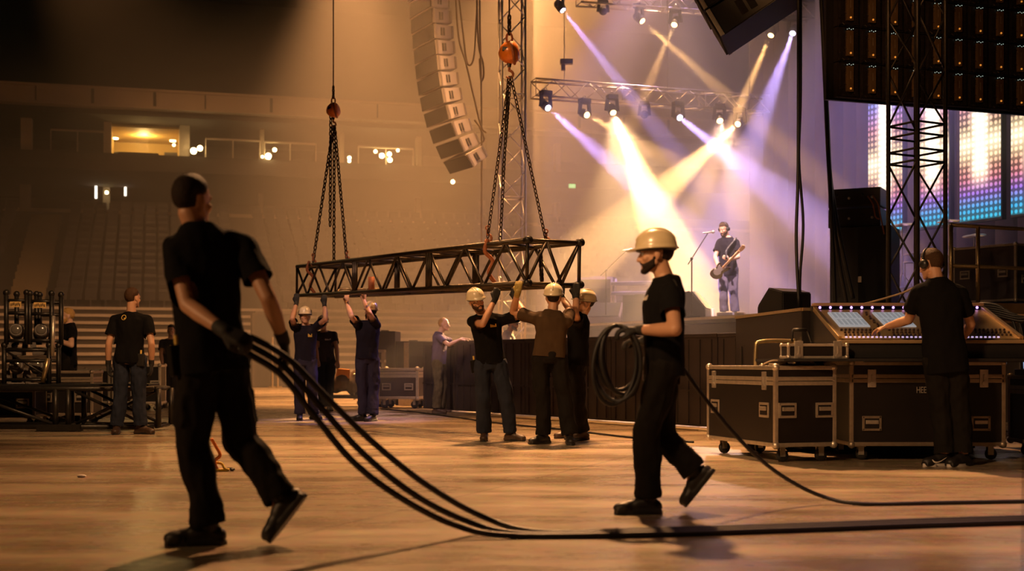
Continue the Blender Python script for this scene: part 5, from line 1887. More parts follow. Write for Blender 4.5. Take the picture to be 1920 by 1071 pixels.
def moving_light(label, px, py, d, dv, kind, s=1., stand=False):
    p = at(px, py, d)                                     # lens centre
    dv = V(dv).normalized()
    pivot = p - dv * .16 * s
    top = pivot + V((0, 0, .36 * s))
    if stand:
        top = pivot - V((0, 0, .36 * s))
    sg_ = -1 if stand else 1
    r_ = thing('moving_light', label, 'stage light', top)
    hz = V((dv.x, dv.y, 0))
    hz = hz.normalized() if hz.length > .05 else V((0, -1, 0))
    ax = hz.cross(UP)
    fr = M((ax, hz, UP)).transposed()
    mb = MB(); mb.box(top, (.30 * s, .26 * s, .14 * s), fr, .02 * s); mb.build('base', HEADM, r_)
    mb = MB()
    for k in (-1, 1):
        mb.bar(pivot + ax * k * .17 * s - V((0, 0, .03 * s)), top + ax * k * .13 * s, .05 * s, .10 * s, ax)
    yk = mb.build('yoke', HEADM, r_)
    fr2 = dv.to_track_quat('Z', 'Y').to_matrix()
    mb = MB(); mb.lathe([(0, -.20), (.09, -.20), (.125, -.14), (.13, .05), (.115, .145), (.10, .15), (.0, .13)], pivot, M.Identity(3), 20)
    for v in mb.bm.verts:
        v.co = pivot + fr2 @ ((v.co - pivot) * s)
    hd = mb.build('head', HEADM, r_, True)
    mb = MB(); mb.sphere(pivot + dv * .145 * s, (.090 * s, .090 * s, .03 * s), fr2, 18, 10)
    mb.build('lens', {'w': LENSW, 'a': LENSA, 'd': LENSD}[kind], hd, True)
    if not stand:
        mb = MB(); mb.torus(top + V((0, 0, .12 * s)), .035, .012, fr @ M.Rotation(pi / 2, 3, 'X'), 14, 6); mb.build('clamp', STEEL, r_, True)
    return p + dv * .05 * s, dv


CW, CA = (.50, .36, 1.0), (1.0, .52, .18)
LIGHTS = [
    # label, px, py, d, aim px,py,d, kind, power, angle
    ('violet-white beam light at the top left of the upper truss', 1056, 20, 30.5, 1300, 330, 30, 'w', 1, 7),
    ('unlit stage light at the left of the upper truss', 1132, 22, 30.5, 1160, 40, 30.2, 'd', 0, 7),
    ('amber beam light on the upper truss pointing down right', 1205, 40, 30.8, 1420, 230, 30.5, 'a', 1.3, 6),
    ('amber beam light on the upper truss crossing down left', 1264, 47, 31., 1190, 220, 31.5, 'a', .5, 6),
    ('amber beam light right of the upper truss under the black speakers', 1445, 67, 31.5, 1290, 420, 31, 'a', 1.5, 6),
    ('violet-white light at the far right of the upper truss', 1486, 63, 31.5, 1400, 300, 30.5, 'w', .9, 9),
    ('violet-white light at the left end of the lower truss', 1028, 203, 29.7, 1230, 380, 29.5, 'w', 1, 8),
    ('small amber light second from the left on the lower truss', 1101, 216, 29.9, 1300, 325, 29.5, 'a', .6, 7),
    ('brightest amber light third from the left on the lower truss', 1150, 212, 30, 1270, 500, 29.3, 'a', 3.2, 14),
    ('unlit light between the amber and violet ones on the lower truss', 1208, 216, 30.2, 1200, 260, 30, 'd', 0, 7),
    ('violet-white light in the middle of the lower truss', 1275, 221, 30.5, 1440, 350, 30, 'w', 1, 8),
    ('amber light second from the right on the lower truss', 1350, 227, 30.8, 1400, 450, 30, 'a', .4, 9),
    ('rightmost amber light on the lower truss pointing down left', 1383, 233, 31, 1150, 440, 30, 'a', 2.0, 10),
]
BEAM = 42000
for lab, px, py, d, ax_, ay_, ad_, kd, pw_, an_ in LIGHTS:
    p = at(px, py, d)
    dv = at(ax_, ay_, 28.6 if py < 100 else 26.2) - p                           # heads lean towards the hall
    q, dv = moving_light(lab, px, py, d, dv, kd, .82 if kd != 'd' else .72)
    if pw_:
        spot(q, dv, CW if kd == 'w' else CA, BEAM * pw_, an_)
spot(at(1150, 214, 29.95), at(1235, 520, 26) - at(1150, 214, 29.95), (1, .58, .30), 11000, 44, 1.0, .1)  # wide wash added at the brightest amber lamp to fill the smoke
spot(at(1350, 229, 30.75), at(1400, 500, 26) - at(1350, 229, 30.75), (1, .56, .42), 4000, 50, 1.0, .1)  # softer peach wash added at this lamp for the stage haze
# ------------------------------------------------------------------ mixing position on the right
BRASS = mat('console_brass_panel', (.42, .30, .15), .38, .5, var=.15, scale=12)
SCRN = mat('console_screen', (.3, .33, .36), .3, emit=(.56, .62, .70), estr=.34)
cx0, cx1, cy0, cy1 = 2.88, 4.50, 11.28, 12.32
cs = thing('mixing_console', 'large lit mixing console with pale screens and rows of faders', 'mixing console', ((cx0 + cx1) / 2, (cy0 + cy1) / 2, .905))
xm = (cx0 + cx1) / 2
prof = [(cy0 - .08, .905), (cy0 - .08, 1.045), (cy0, 1.06), (cy1 - .1, 1.36), (cy1, 1.42), (cy1 + .04, 1.42), (cy1 + .04, .905)]
mb = MB(); mb.prism(prof, cx1 - cx0, (xm, 0, 0), M.Rotation(pi / 2, 3, 'Z'), .006); mb.build('chassis', BLACK, cs)
sl0, sl1 = V((0, cy0 + .03, 1.078)), V((0, cy1 - .12, 1.366))
sdir = (sl1 - sl0).normalized()
sn = V((1, 0, 0)).cross(sdir).normalized()
if sn.z < 0:
    sn = -sn
SR = M((V((1, 0, 0)), sdir, sn)).transposed()


def sp(x, v, h=0.):
    return V((x, 0, 0)) + sl0.lerp(sl1, v) + sn * h


SLn = (sl1 - sl0).length
mb = MB(); mb.box(sp(xm, .5, .0), (cx1 - cx0 - .04, SLn, .012), SR); surf = mb.build('control_surface', BRASS, cs)
for sx in (cx0 + .01, cx1 - .01):
    mb = MB(); mb.bar(sp(sx, -.03, .01), sp(sx, 1.03, .01), .035, .05, sn, .008); mb.build('side_rail', GOLD, cs)
mb = MB(); mb.bar((cx0 - .02, cy0 - .06, 1.052), (cx1 + .45, cy0 - .06, 1.052), .10, .03, UP, .01); mb.build('armrest', mat('armrest_trim', (.30, .20, .10), .45), cs)
mb = MB(); mb.bar((cx0, cy1 - .06, 1.425), (cx1, cy1 - .06, 1.425), .12, .03, UP, .01); mb.build('meter_bridge', mat('bridge_copper', (.40, .24, .15), .4, .4), cs)
VIO = mat('violet_led_lamp', (.8, .6, 1), .3, emit=(.62, .34, 1), estr=2.2)
for k in range(16):
    x = cx0 + .06 + k * .1
    mb = MB(); mb.sphere((x, cy1 - .10, 1.395), .013, None, 8, 6); mb.build('bridge_lamp', VIO, cs, True)
for k, (a, b) in enumerate(((.10, .38), (.52, .80), (.94, 1.22))):
    mb = MB(); mb.box(sp(cx0 + (a + b) / 2, .63, .010), (b - a, SLn * .50, .012), SR, .003); s_ = mb.build('screen', SCRN, cs)
    for r_ in range(2):
        for j in range(6):
            mb = MB(); mb.box(sp(cx0 + a + .02 + (b - a - .02) * (j + .4) / 6, .52 + .24 * r_, .0175), (.026, SLn * .19, .003), SR); mb.build('channel_strip', mat('screen_strip', (.2, .24, .28), .4, emit=(.40, .46, .53), estr=.33), s_)
KNOB = mat('dark_knob', (.035, .016, .012), .35)
kn = MB()
kn.lathe([(0, 0), (.011, 0), (.010, .016), (.007, .019), (0, .019)], V((0, 0, 0)), None, 10)
k0 = kn.build('knob', KNOB, None, True)
k0.parent = surf
kpos = []
for bnk in (0, 1, 2.72):
    for r_ in range(3):
        for j in range(9):
            kpos.append((cx0 + .09 + bnk * .43 + j * .037 + .012 * (r_ % 2), .09 + .085 * r_))
for j in range(8):
    kpos.append((cx0 + .45 + .012 * (j % 2), .38 + .07 * j)); 
for i, (x, v) in enumerate(kpos[:98]):
    o = k0 if i == 0 else k0.copy()
    if i:
        COL.objects.link(o); o.parent = surf
    o.matrix_basis = basis_chain(surf).inverted() @ M.Translation(sp(x, v, .006)) @ SR.to_4x4()
FAD = mat('lit_fader_button', (.8, .75, .9), .3, emit=(.70, .55, .95), estr=.8)
f0 = None
for i in range(36):
    x = cx0 + .08 + i * .0385
    if f0 is None:
        mb = MB(); mb.box((0, 0, 0), (.018, .012, .010)); f0 = mb.build('fader_button', FAD); f0.parent = surf; o = f0
    else:
        o = f0.copy(); COL.objects.link(o); o.parent = surf
    o.matrix_basis = basis_chain(surf).inverted() @ M.Translation(sp(x, .03, .01)) @ SR.to_4x4()
mb = MB(); mb.box((3.42, 11.66, .893), (2.16, 1.30, .024)); mb.box((3.8, 11.08, .888), (1.5, .06, .03))
tag(mb.build('console_board', BLACK), 'flat black board under the mixing console, sticking out to the left', 'board')

flight_case('flight_case', 'big black flight case with pale corners under the mixing console, marked HEE', V((3.69, 11.82, 0)), 0, 1.38, .92, .75, .13, .15, (('f', -.36, -.1), ('f', .34, -.1)), (('f', -.36), ('f', .36)), trim=mat('dull_aluminium', (.34, .27, .2), .45, .8, var=.3, scale=20))
hee = [o for o in COL.objects if o.name.startswith('flight_case')][-1]
text_mesh('HEE', .08, V((3.585, 11.353, .60)), frame(V((1, 0, 0))) @ M.Rotation(pi / 2, 3, 'X') @ M.Diagonal(V((.66, 1, 1))), mat('worn_stencil_paint', (.28, .24, .2), .8), 'stencil_lettering', hee)
fa = R(17)
ax_, ay_ = V((cos(fa), sin(fa), 0)), V((-sin(fa), cos(fa), 0))
cornr = V((2.27, 11.05, 0))
CW_, CL_ = .60, 1.34
cc = cornr + ax_ * (-CW_ / 2 + .60) + ay_ * CL_ / 2
flight_case('flight_case', 'large black flight case on casters left of the mixing console, corner towards the camera', cc, fa, CW_, CL_, .70, .14, .13, (('f', -.30, .03), ('f', .30, .03), ('l', -.36, .03), ('l', .36, .03)), (('l', -.36), ('l', .38)))
flight_case('flight_case', 'black flight case at the right frame edge with a lit screen on top', V((4.98, 11.75, 0)), 0, .58, .7, .62, .13, .13, (('f', -.2, 0),), (), trim=mat('dull_aluminium', (.34, .27, .2)))
flight_case('drawer_case', 'small flat flight case with two latches lying on the black board', V((2.64, 11.19, .906)), R(2), .53, .26, .125, 0, .055, (), (('f', -.32), ('f', .32)), False, None, PLY, ALU, .022, 'flight case', False)
sc = thing('rack_screen', 'small bluish lit screen unit on the flight case at the right edge', 'screen', (4.92, 11.7, .75))
mb = MB(); mb.box((4.92, 11.7, .78), (.46, .5, .055), None, .008); mb.build('base', BLACKM, sc)
mb = MB(); mb.box((4.92, 11.80, .89), (.46, .03, .17), rotm(-.12, 0, 0), .006); lid = mb.build('lid', BLACKM, sc)
mb = MB(); mb.box((4.92, 11.779, .89), (.43, .006, .15), rotm(-.12, 0, 0)); mb.build('display', mat('blue_display', (.3, .4, .6), .3, emit=(.42, .55, .85), estr=.8), lid)
for k in range(6):
    mb = MB(); mb.sphere((4.76 + k * .05, 11.46, .785), .009, None, 6, 5); mb.build('status_lamp', STATW, sc)
# road case block behind the console and a wedge on it
bb_ = thing('road_case', 'tall plain black road case standing behind the mixing console', 'case', (3.55, 13.6, 0), R(6))
W = basis_chain(bb_); Rm = W.to_3x3()
mb = MB(); mb.box(W @ V((0, 0, .70)), (1.75, 2.3, 1.34), Rm, .01); mb.build('body', PLY, bb_)
mb = MB()
for sx in (-1, 1):
    mb.bar(W @ V((sx * .87, -1.15, 1.385)), W @ V((sx * .87, 1.15, 1.385)), .03, .03)
for sy in (-1, 1):
    mb.bar(W @ V((-.87, sy * 1.15, 1.385)), W @ V((.87, sy * 1.15, 1.385)), .03, .03)
mb.build('edge_trim', GOLD, bb_)
for y_ in (-.9, .9):
    mb = MB(); mb.box(W @ V((-.881, y_, .55)), (.012, .04, 1.0), Rm); mb.build('seam_strip', BLACKM, bb_)
for sx in (-.7, .7):
    for sy in (-1, 1):
        mb = MB(); mb.tube(W @ V((sx - .02, sy, .04)), W @ V((sx + .02, sy, .04)), .04, n=12); mb.build('wheel', RUBBER, bb_)
wedge('black wedge monitor standing on the tall road case', V((3.02, 14.2, 1.40)), R(35), .62, BLACK, .74)
# push handle of a trolley behind the front flight case
hd_ = thing('trolley', 'low trolley with a bent tube push handle behind the front flight case', 'trolley', (2.45, 12.75, 0))
p0, p1, p2 = at(1417, 645, 12.55), at(1427, 641, 12.55), at(1482, 640, 12.55)
mb = MB(); mb.path(spline([V((p0.x, p0.y, .14)), V((p0.x, p0.y, .6)), V((p0.x, p0.y, p0.z - .06)), p1, p2, p2 + V((.04, .0, -.03)), V((p2.x + .05, p2.y, .5)), V((p2.x + .05, p2.y, .14))], 6), .021, 10); mb.build('handle', GOLD, hd_, True)
mb = MB(); mb.box((2.55, 12.60, .125), (.5, .24, .03)); mb.build('platform', BLACKM, hd_)
for sx in (-.18, .18):
    mb = MB(); mb.tube((2.55 + sx, 12.59, .055), (2.55 + sx, 12.63, .055), .055, n=14); mb.build('wheel', RUBBER, hd_)
mb = MB(); mb.path(spline([at(1485, 640, 11.35), at(1486, 622, 11.35), at(1492, 619, 11.35), at(1512, 619, 11.35), at(1516, 628, 11.35), at(1522, 645, 11.3)], 5), .011, 8); mb.tube(at(1487, 619, 11.35), at(1512, 619, 11.35), .016)
tag(mb.build('gooseneck_lamp', BLACKM, None, True), 'small dark gooseneck lamp bent over the flat flight case', 'lamp')
TAN = mat('tan_cable', (.32, .22, .12), .6)
for i in range(3):
    cable('case_cable', '%s tan cable lying on the lid of the front flight case' % ('left', 'middle', 'right')[i], [V((2.22 + .14 * i, 11.32 + .02 * i, .852)), V((2.30 + .14 * i, 11.28, .885)), V((2.40 + .12 * i, 11.30, .875)), V((2.44 + .12 * i, 11.38, .852)), V((2.3 + .14 * i, 11.46, .852))], .009, 'tan cables on the front flight case', TAN)
# hanging black cables
for i, (pts, d) in enumerate((([(1497, -40), (1497, 200), (1496, 340), (1493, 450), (1498, 575)], 14.0), ([(1501, -40), (1501, 180), (1498, 300), (1506, 420), (1500, 520), (1501, 578)], 14.1), ([(1538, -40), (1543, 60), (1549, 200), (1553, 290), (1557, 360), (1562, 480), (1566, 575)], 19.6), ([(1544, -40), (1546, 90), (1550, 240), (1557, 340), (1572, 480), (1588, 570)], 19.7), ([(1541, -40), (1545, 70), (1552, 230), (1559, 350), (1580, 470), (1600, 560)], 19.8))):
    cable('hanging_cable', 'black cable hanging from above, ' + ('straight one behind the flat flight case', 'wavy one beside the straight one', 'leftmost in front of the bass speaker', 'rightmost in front of the bass speaker', 'middle one in front of the bass speaker')[i],
          [at(x, y, d) for x, y in pts], (.018, .016, .034, .026, .030)[i], None, CABLE)
cable('stage_cable', 'yellowish cable sagging from the bass speaker to the truss tower', [at(1592, 577, 15.3), at(1640, 565, 15.3), at(1690, 550, 15.25), at(1712, 540, 15.2)], .012, None, TAN)
# cable loom and table at the right edge
tb = thing('side_table', 'brown wooden table edge carrying a heap of cables at the right', 'table', (5.05, 13.4, 0))
mb = MB(); mb.box((5.05, 13.4, 1.33), (.95, .7, .07), None, .008); mb.build('top', WOODE, tb)
for sx in (-.42, .42):
    for sy in (-.3, .3):
        mb = MB(); mb.box((5.05 + sx, 13.4 + sy, .65), (.06, .06, 1.29)); mb.build('leg', BLACKM, tb)
for i in range(6):
    o = .02 * i
    cable('loom_cable', '%s cable of the black bundle draped over the brown table' % ORD[i], [V((4.72 + o, 13.30 + .05 * i, 1.385)), V((4.78 + o, 13.12, 1.47 - o)), V((4.95 + o * 1.5, 12.98 - o, 1.44 - o * 1.5)), V((5.06 + o * 2.4, 12.92 - o, 1.28)), V((5.10 + o * 2.6, 12.90 - o, 1.05 - .02 * i)), V((5.12 + o * 2.6, 12.95, .9))], .014, 'cables draped over the brown table')

# ------------------------------------------------------------------ left: lifting frames on a truss platform
pf = thing('truss_platform', 'low black truss platform lying on the floor at the left', 'platform', (-5.6, 16.45, 0))
xa, xb, yf, yk_ = -7.1, -4.52, 16.15, 16.75
for y in (yf, yk_):
    for z in (.06, .54):
        mb = MB(); mb.tube((xa, y, z), (xb, y, z), .032, n=10); mb.build('chord', BLACKM, pf, True)
    for x in (xa, -5.76, -5.60, xb + .06):
        mb = MB(); mb.tube((x, y, .06), (x, y, .54), .035, n=10); mb.build('post', BLACKM, pf, True)
    for p, q in (((-6.95, .50), (-5.80, .10)), ((-5.50, .10), (-4.65, .50)), ((-5.50, .50), (-4.65, .10))):
        mb = MB(); mb.tube((p[0], y, p[1]), (q[0], y, q[1]), .020, n=8); mb.build('brace', BLACKM, pf, True)
for x in (xa, -5.68, xb + .03):
    for z in (.06, .54):
        mb = MB(); mb.tube((x, yf, z), (x, yk_, z), .022, n=8); mb.build('cross_bar', BLACKM, pf, True)
mb = MB(); mb.box((-5.7, yf - .02, .05), (.55, .12, .08)); mb.build('foot_block', BLACKM, pf)
mb = MB(); mb.box((-5.7, 16.45, .585), (2.2, .5, .025)); mb.build('deck_board', BLACK, pf)


def lift_frame(label, px0, px1, d, z0, z1, diag, lab_plate):
    xl, xr = (px0 - 960) * d / F, (px1 - 960) * d / F
    r_ = thing('lift_frame', label, 'frame', ((xl + xr) / 2, d + .15, z0))
    for x in (xl, xr):
        for y in (d, d + .34):
            mb = MB(); mb.tube((x, y, z0), (x, y, z1), .030, n=10); mb.build('post', BLACKM, r_, True)
            mb = MB(); mb.sphere((x, y, z1), .042, None, 10, 7); mb.build('post_cap', BLACKM, r_, True)
    for z in (z0 + .05, z1 - .10, z1 - .26) if lab_plate else (z0 + .05, z1 - .06, z1 - .2):
        for y in (d, d + .34):
            mb = MB(); mb.tube((xl, y, z), (xr, y, z), .022, n=8); mb.build('rail', BLACKM, r_, True)
    if diag:
        mb = MB(); mb.tube((xl, d, z1 - .06), (xr, d, z0 + .08), .014); mb.build('brace', BLACKM, r_, True)
    if lab_plate:
        mb = MB(); mb.box(((xl + xr) / 2, d - .03, z1 - .15), ((xr - xl) * .55, .012, .07)); pl = mb.build('marking_plate', mat('amber_plate', (.62, .40, .14), .6), r_)
        mb = MB()
        for k in range(7):
            mb.box(((xl + xr) / 2 + (k - 3) * (xr - xl) * .07, d - .038, z1 - .15 + .006 * (k % 3 - 1)), ((xr - xl) * .035, .006, .034))
        mb.build('worn_marks', BLACK, pl)
    return r_


lift_frame('upper left black lifting frame with an amber plate', 12, 50, 16.3, 1.10, 1.76, False, True)
lift_frame('upper right black lifting frame with an amber plate', 56, 97, 16.3, 1.10, 1.75, False, True)
lift_frame('wide lower black lifting frame standing on the truss platform', 8, 92, 16.3, .60, 1.09, True, False)
mb = MB(); mb.tube(at(98, 668, 16.25), at(100, 592, 16.25), .026, n=12)
tag(mb.build('steel_tube', ALU, None, True), 'bright upright steel tube at the edge of the lifting frames, upper', 'tube')
mb = MB(); mb.tube(V((-5.94, 16.2, .62)), at(90, 672, 16.2), .03, n=12)
tag(mb.build('steel_tube', GOLD, None, True), 'bright upright steel tube at the edge of the lifting frames, lower', 'tube')
for i, (px, py, lab) in enumerate(((30, 618, 'upper left'), (77, 618, 'upper right'), (30, 684, 'lower left'), (68, 684, 'lower right'))):
    moving_light('dark unlit stage light packed in the lifting frames, %s' % lab, px, py, 16.42, (.3, -1, .2), 'd', .72, True)
for i, (x, y, h) in enumerate(((-6.55, 17.5, .5), (-6.0, 18.2, .62))):
    flight_case('flight_case', 'dark flight case behind the truss platform, %s' % ('at the left frame edge', 'near the blond person')[i], V((x - .3, y, 0)), R(5), .8, .6, h, .13, .12, (('f', -.3, 0), ('f', .3, 0)), (), True, None, PLY, mat('dull_aluminium', (.3, .3, .3)))
for i, (px, w, d, h) in enumerate(((182, .66, 23.6, .62), (237, .36, 23.4, .64), (283, .44, 23.2, .70))):
    flight_case('flight_case', 'flight case in the row behind the polo-shirted person, %s' % ('leftmost', 'middle', 'rightmost')[i], V(((px - 960) * d / F, d, 0)), R(3 * i), w, .6, h, .13, 0, (('f', -.28, 0), ('f', .28, 0)), (), True, None, PLY, ALU, .04)
# middle background: cases and cart
flight_case('flight_case', 'pale-edged flight case on casters in the middle background beside the barrier', V((-2.12, 24.6, 0)), R(-8), .80, .7, .58, .18, .12, (('f', -.27, 0), ('f', .27, 0)), (), True, None, mat('brown_laminate', (.05, .032, .022), .5), ALU, .05)
flight_case('flight_case', 'dark flight case half hidden behind the pale-edged one', V((-2.75, 25.3, 0)), R(-8), .6, .7, .48, .16, 0, (), (), True, None, PLY, ALU, .03)
rk = thing('open_rack', 'open pale equipment rack standing on the half hidden flight case', 'rack', (-2.72, 25.3, .645))
for x in (-2.90, -2.54):
    for y in (25.15, 25.5):
        mb = MB(); mb.box((x, y, .645 + .24), (.05, .05, .48)); mb.build('upright', ALU, rk)
for z in (.70, .90, 1.10):
    mb = MB(); mb.box((-2.72, 25.32, z), (.42, .42, .05)); mb.build('shelf', ALU, rk)
for k, (px, w, h, lab) in enumerate(((775, .62, 1.30, 'right'), (722, .55, 1.52, 'left'))):
    d = 26.3 + .5 * k
    amp('tall black speaker cabinet behind the pale-edged flight case, %s one' % lab, V(((px - 960) * d / F, d, 0)), R(-6), w, h, .6, BLACK, BLACK, 'speaker_cabinet', 'speaker')
mb = MB(); p = at(762, 690, 25.9); mb.box((p.x, p.y, .78), (.10, .06, 1.0)); mb.box((p.x, p.y, .14), (.3, .3, .28))
tag(mb.build('pale_pole', ALU), 'pale upright bar between the tall black speaker cabinets', 'pole')
ct = thing('equipment_cart', 'low cart loaded with a brown covered bundle behind the lifting people', 'cart', (-3.32, 25.2, 0))
mb = MB(); mb.box((-3.32, 25.2, .20), (.95, .6, .06)); mb.build('platform', BLACKM, ct)
for sx in (-.38, .38):
    for sy in (-.22, .22):
        mb = MB(); mb.tube((-3.32 + sx, 25.18 + sy, .085), (-3.32 + sx, 25.24 + sy, .085), .085, n=16); mb.build('wheel', RUBBER, ct)
mb = MB(); mb.tube((-3.72, 25.4, .23), (-3.72, 25.4, 1.05), .022); mb.build('handle_bar', ALU, ct)
mb = MB()
for k in range(9):
    mb.sphere((-3.55 + .075 * k, 25.2 + random.uniform(-.1, .1), .42 + random.uniform(-.03, .12)), (random.uniform(.12, .2), .25, random.uniform(.16, .22)), None, 12, 8)
me = remesh(mb, .02, 3); smooth(me); o = link_mesh('covered_bundle', me, mat('brown_tarp', (.10, .062, .035), .9, var=.4, scale=9, bump=.3, bscale=12)); tag(o, 'brown tarpaulin-covered bundle lying on the low cart', 'bundle')
mb = MB(); mb.box((-3.30, 24.98, .62), (.26, .05, .26), rotm(.2, .1, .1), .02); tag(mb.build('orange_cloth', mat('orange_cloth', (.75, .30, .05), .8)), 'small bright orange cloth on top of the brown bundle', 'cloth')

# ------------------------------------------------------------------ cables being carried
bundle = [((448, 641, 5.87), (478, 653, 5.87), (535, 690, 5.90), (600, 762, 5.95), (680, 850, 6.05), (780, 930, 6.2), (880, 979, 6.42)),
          ((446, 655, 5.84), (474, 668, 5.84), (529, 705, 5.87), (588, 778, 5.92), (660, 864, 6.0), (745, 930, 6.1), (850, 984, 6.3)),
          ((452, 627, 5.90), (482, 638, 5.90), (543, 675, 5.94), (613, 746, 6.0), (702, 832, 6.12), (802, 911, 6.3), (905, 969, 6.55))]
ends = [((985, 1002), (1200, 999), (1480, 990), (1700, 982), (1990, 973)), ((960, 1005), (1200, 1003), (1480, 994), (1700, 986), (1990, 977)), ((1010, 998), (1200, 995), (1480, 986), (1720, 977), (1990, 969))]
for i in range(3):
    pts = [at(*p) for p in bundle[i]] + [ground(x, y, .016) for x, y in ends[i]]
    cable('dragged_cable', ('middle one of the three black cables dragged across the floor', 'lowest hanging one of the three dragged black cables', 'highest hanging one of the three dragged black cables')[i], pts, .0155, 'black cables dragged by the bareheaded person', CABLE, 10, 10)
cable('trailing_cable', 'single black cable trailing from the coil-holding person to the right', [at(1250, 650, 7.55), at(1286, 698, 7.6), at(1322, 748, 7.62), at(1400, 838, 7.7), at(1470, 895, 7.8), at(1545, 932, 7.85), ground(1620, 945, .013), ground(1760, 943, .013), ground(1990, 939, .013)], .0125, None, CABLE, 10, 10)
coil = MB()
hc = at(1157, 617, 7.28)
pts = []
for lp in range(5):
    A, Bv = (.125, .135, .115, .10, .13)[lp], (.225, .215, .195, .205, .185)[lp]
    cxo, tw_ = (-.03, .00, .03, .05, .01)[lp], (.15, -.25, .4, -.1, .3)[lp]
    for k in range(20):
        a = pi / 2 + 2 * pi * k / 20
        x, z = A * cos(a), Bv * sin(a) - Bv
        pts.append(hc + V((x * cos(tw_) + cxo * (1 - sin(a)) * .5, x * sin(tw_) + .012 * (lp - 2), z + .02)))
coil.path(spline(pts, 2), .0125, 8)
tag(coil.build('cable_coil', CABLE, None, True), 'coil of black cable hanging from the gloved hand of the walking person', 'cable')
# strap with hook lying behind the first walker
hk = thing('ratchet_strap', 'crumpled orange and yellow strap with a black hook on the floor behind the walking person', 'strap', ground(410, 882, 0))
g0 = ground(408, 884, 0)
mb = MB(); pp = [g0 + V(q) for q in ((-.05, 0, .26), (-.02, .02, .2), (.02, 0, .13), (-.02, -.02, .08), (.0, 0, .012), (.03, .02, .012))]
mb.path(spline(pp, 6), .014, 6); mb.build('orange_webbing', mat('orange_webbing', (.8, .22, .04), .7), hk, True)
mb = MB(); pp = [g0 + V(q) for q in ((-.02, 0, .07), (.03, .01, .06), (.06, -.01, .02), (.09, .0, .012), (.02, -.03, .012), (-.06, -.02, .012))]
mb.path(spline(pp, 6), .012, 6); mb.build('yellow_webbing', mat('yellow_webbing', (.85, .6, .06), .7), hk, True)
mb = MB(); mb.path(spline([g0 + V(q) for q in ((.05, 0, .018), (.10, .01, .02), (.13, -.01, .016), (.11, -.03, .014))], 5), .011, 6); mb.build('hook', BLACKM, hk, True)
mb = MB(); mb.sphere(ground(153, 893, .01), (.035, .025, .012)); tag(mb.build('paper_scrap', AMPL), 'tiny pale scrap of paper on the floor at the left', 'scrap')
# ------------------------------------------------------------------ haze
def haze_box(name, label, lo, hi, dens, col, g):
    mb = MB()
    lo, hi = V(lo), V(hi)
    mb.box((lo + hi) / 2, tuple(hi - lo))
    hm = bpy.data.materials.new(name)
    hm.use_nodes = True
    nt = hm.node_tree
    nt.nodes.remove(nt.nodes['Principled BSDF'])
    vs = nt.nodes.new('ShaderNodeVolumeScatter')
    vs.inputs['Color'].default_value = (*col, 1)
    vs.inputs['Density'].default_value = dens
    vs.inputs['Anisotropy'].default_value = g
    nt.links.new(vs.outputs['Volume'], nt.nodes['Material Output'].inputs['Volume'])
    return tag(mb.build(name, hm), label, 'haze', kind='stuff')


haze_box('haze', 'thin warm haze filling the far half of the hall', (-36, 20.4, .1), (30, 80, 26.3), .013, (.96, .90, .84), .2)
haze_box('stage_smoke', 'thicker stage smoke hanging over the concert stage in the light beams', (.6, 20.9, .12), (22, 46, 16), .017, (.95, .92, .9), .25)
# ------------------------------------------------------------------ lights of the hall and added fills
def area(p, aim, col, power, size, spread=180):
    L = bpy.data.lights.new('flood_light', 'AREA')
    L.energy = power; L.color = col; L.size = size; L.spread = R(spread)
    o = bpy.data.objects.new('flood_light', L); COL.objects.link(o)
    o.location = p; o.rotation_euler = (V(aim) - V(p)).to_track_quat('-Z', 'Y').to_euler()
    return o


AMB = (1.0, .44, .15)
PINK = (1.0, .46, .40)
VIOL = (.52, .34, 1.0)
# overhead floods and front keys, with unseen spots added for haze, people and gear
spot((.4, 19.4, 13), (.03, -.58, -.8), (1, .48, .19), 20000, 54, 1., .3)
spot((-2.6, 27, 13.5), (.0, .12, -1), AMB, 36000, 46, .9, .3)
spot((1.2, 19.6, 12), (-.12, -.28, -.95), AMB, 10000, 50, .9, .3)
spot((4.5, 33, 13.5), (-.85, .42, -.62), AMB, 30000, 56, .9, .3)  # no fixture, added to warm the haze and the stands
spot((0.3, 36, 14), (-.05, .1, -1), AMB, 30000, 66, .9, .3)  # unseen spot added for the glow in the middle haze
spot((-4.8, 38, 14.5), (-.05, .1, -1), AMB, 24000, 60, .9, .3)  # another added haze glow, further left, without a fixture
spot((2.5, 36, 15), (-.1, -.2, -1), AMB, 10000, 70, .9, .3)  # unseen, added to turn the haze amber
spot((-14, 36, 15), (.1, .9, -.36), AMB, 6500, 44, .9, .3)
spot((-7, 3.5, 3.6), (5.7, 2.6, -2.4), (1, .52, .22), 750, 26, .9, .3)  # low unseen spot added for the cable puller's arms
spot((-2, 9, 7), (-4.2, 8.2, -6.0), (1, .54, .24), 2800, 40, .9, .3)  # added to bring up the lifting frames and polo-shirted person
spot((1.6, 19, 9), (2.6, 5.0, -6.2), (1, .62, .54), 15000, 14, .8, .2)  # unseen front light added for the guitarist
spot((3.8, 27, 10.5), (-4.6, -4.6, -9.3), (1, .60, .7), 9500, 17, .8, .2)  # spill added onto the people at the crowd barrier, source unseen
spot((4.6, 8.0, 11), (.0, -.12, -1), PINK, 3000, 42, .9, .4)
spot((-3, 2.0, 6), (.62, .92, -.52), (1, .55, .25), 2600, 40, .9, .4)
spot((-6, 5.5, 8.5), (.62, .80, -.72), (1, .55, .25), 3600, 40, .9, .4)
spot((0, 8, 7), (5.6, 10, -1.7), AMB, 1300, 24, .9, .3)  # added from the left to brighten the back of the LED wall
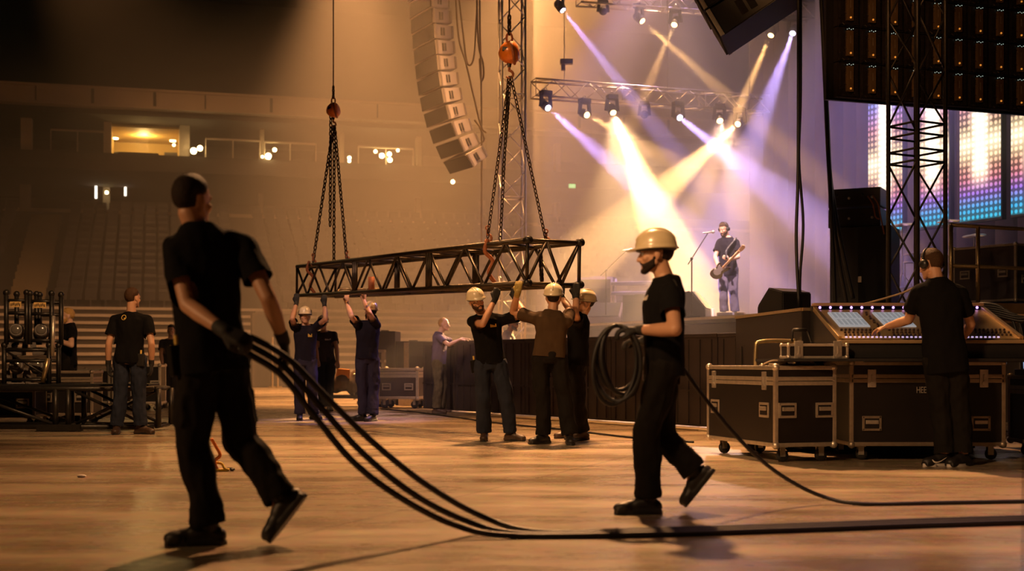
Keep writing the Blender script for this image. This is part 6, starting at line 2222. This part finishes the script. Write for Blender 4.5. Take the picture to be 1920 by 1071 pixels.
spot((-6, 12, 8), (3.5, 7.3, -6.7), (1, .60, .42), 2200, 22, .9, .3)  # unseen fill added on the far truss lifters
spot((-3, 14, 8), (1.6, 8.0, -6.9), (1, .56, .44), 2200, 18, .9, .3)  # second fill added for the person at the crowd barrier
# stage wash from unseen spots, some added overhead to tint the smoke
spot((10.0, 25, 11), (-.35, .35, -.75), VIOL, 13000, 52, .8, .3)
spot((5.0, 32, 17), (-.1, .0, -1), VIOL, 8000, 40, .8, .3)
spot((3.6, 31, 18), (.05, -.12, -1), (1, .55, .30), 26000, 34, .8, .3)
spot((2.6, 22, 8), (-4.8, -2.7, -7.6), VIOL, 3500, 16, .6, .2)
spot((6.8, 23.5, 9.5), (-.45, .05, -1), (1, .66, .70), 4500, 20, .6, .2)
L_ = bpy.data.lights.new('box_light', 'POINT'); L_.energy = 260; L_.color = (1, .62, .2); L_.shadow_soft_size = .2
o_ = bpy.data.objects.new('box_light', L_); COL.objects.link(o_); o_.location = bw_(bpx(270, 230, 5)[0], 5, 11.2)
w = bpy.data.worlds.new('dark_hall'); SC.world = w; w.use_nodes = True
w.node_tree.nodes['Background'].inputs[0].default_value = (.012, .008, .005, 1)
w.node_tree.nodes['Background'].inputs[1].default_value = .2
# ------------------------------------------------------------------ camera
cam = bpy.data.cameras.new('camera'); co = bpy.data.objects.new('camera', cam); COL.objects.link(co); SC.camera = co
co.location = (0, 0, HC); co.rotation_euler = (pi / 2, 0, 0)
cam.sensor_width = 36; cam.lens = 45; cam.shift_y = (HZ - 535.5) / 1920
cam.clip_end = 200
cam.dof.use_dof = True; cam.dof.focus_distance = 14.2; cam.dof.aperture_fstop = 1.9
SC.view_settings.view_transform = 'Standard'; SC.view_settings.look = 'None'
SC.view_settings.exposure = 0; SC.view_settings.gamma = 1; SC.view_settings.use_curve_mapping = False
c_ = SC.cycles
c_.max_bounces = 6; c_.diffuse_bounces = 3; c_.glossy_bounces = 3; c_.volume_bounces = 0; c_.transmission_bounces = 2
c_.use_denoising = True
c_.use_adaptive_sampling = True
c_.adaptive_threshold = .025
c_.sample_clamp_indirect = 4
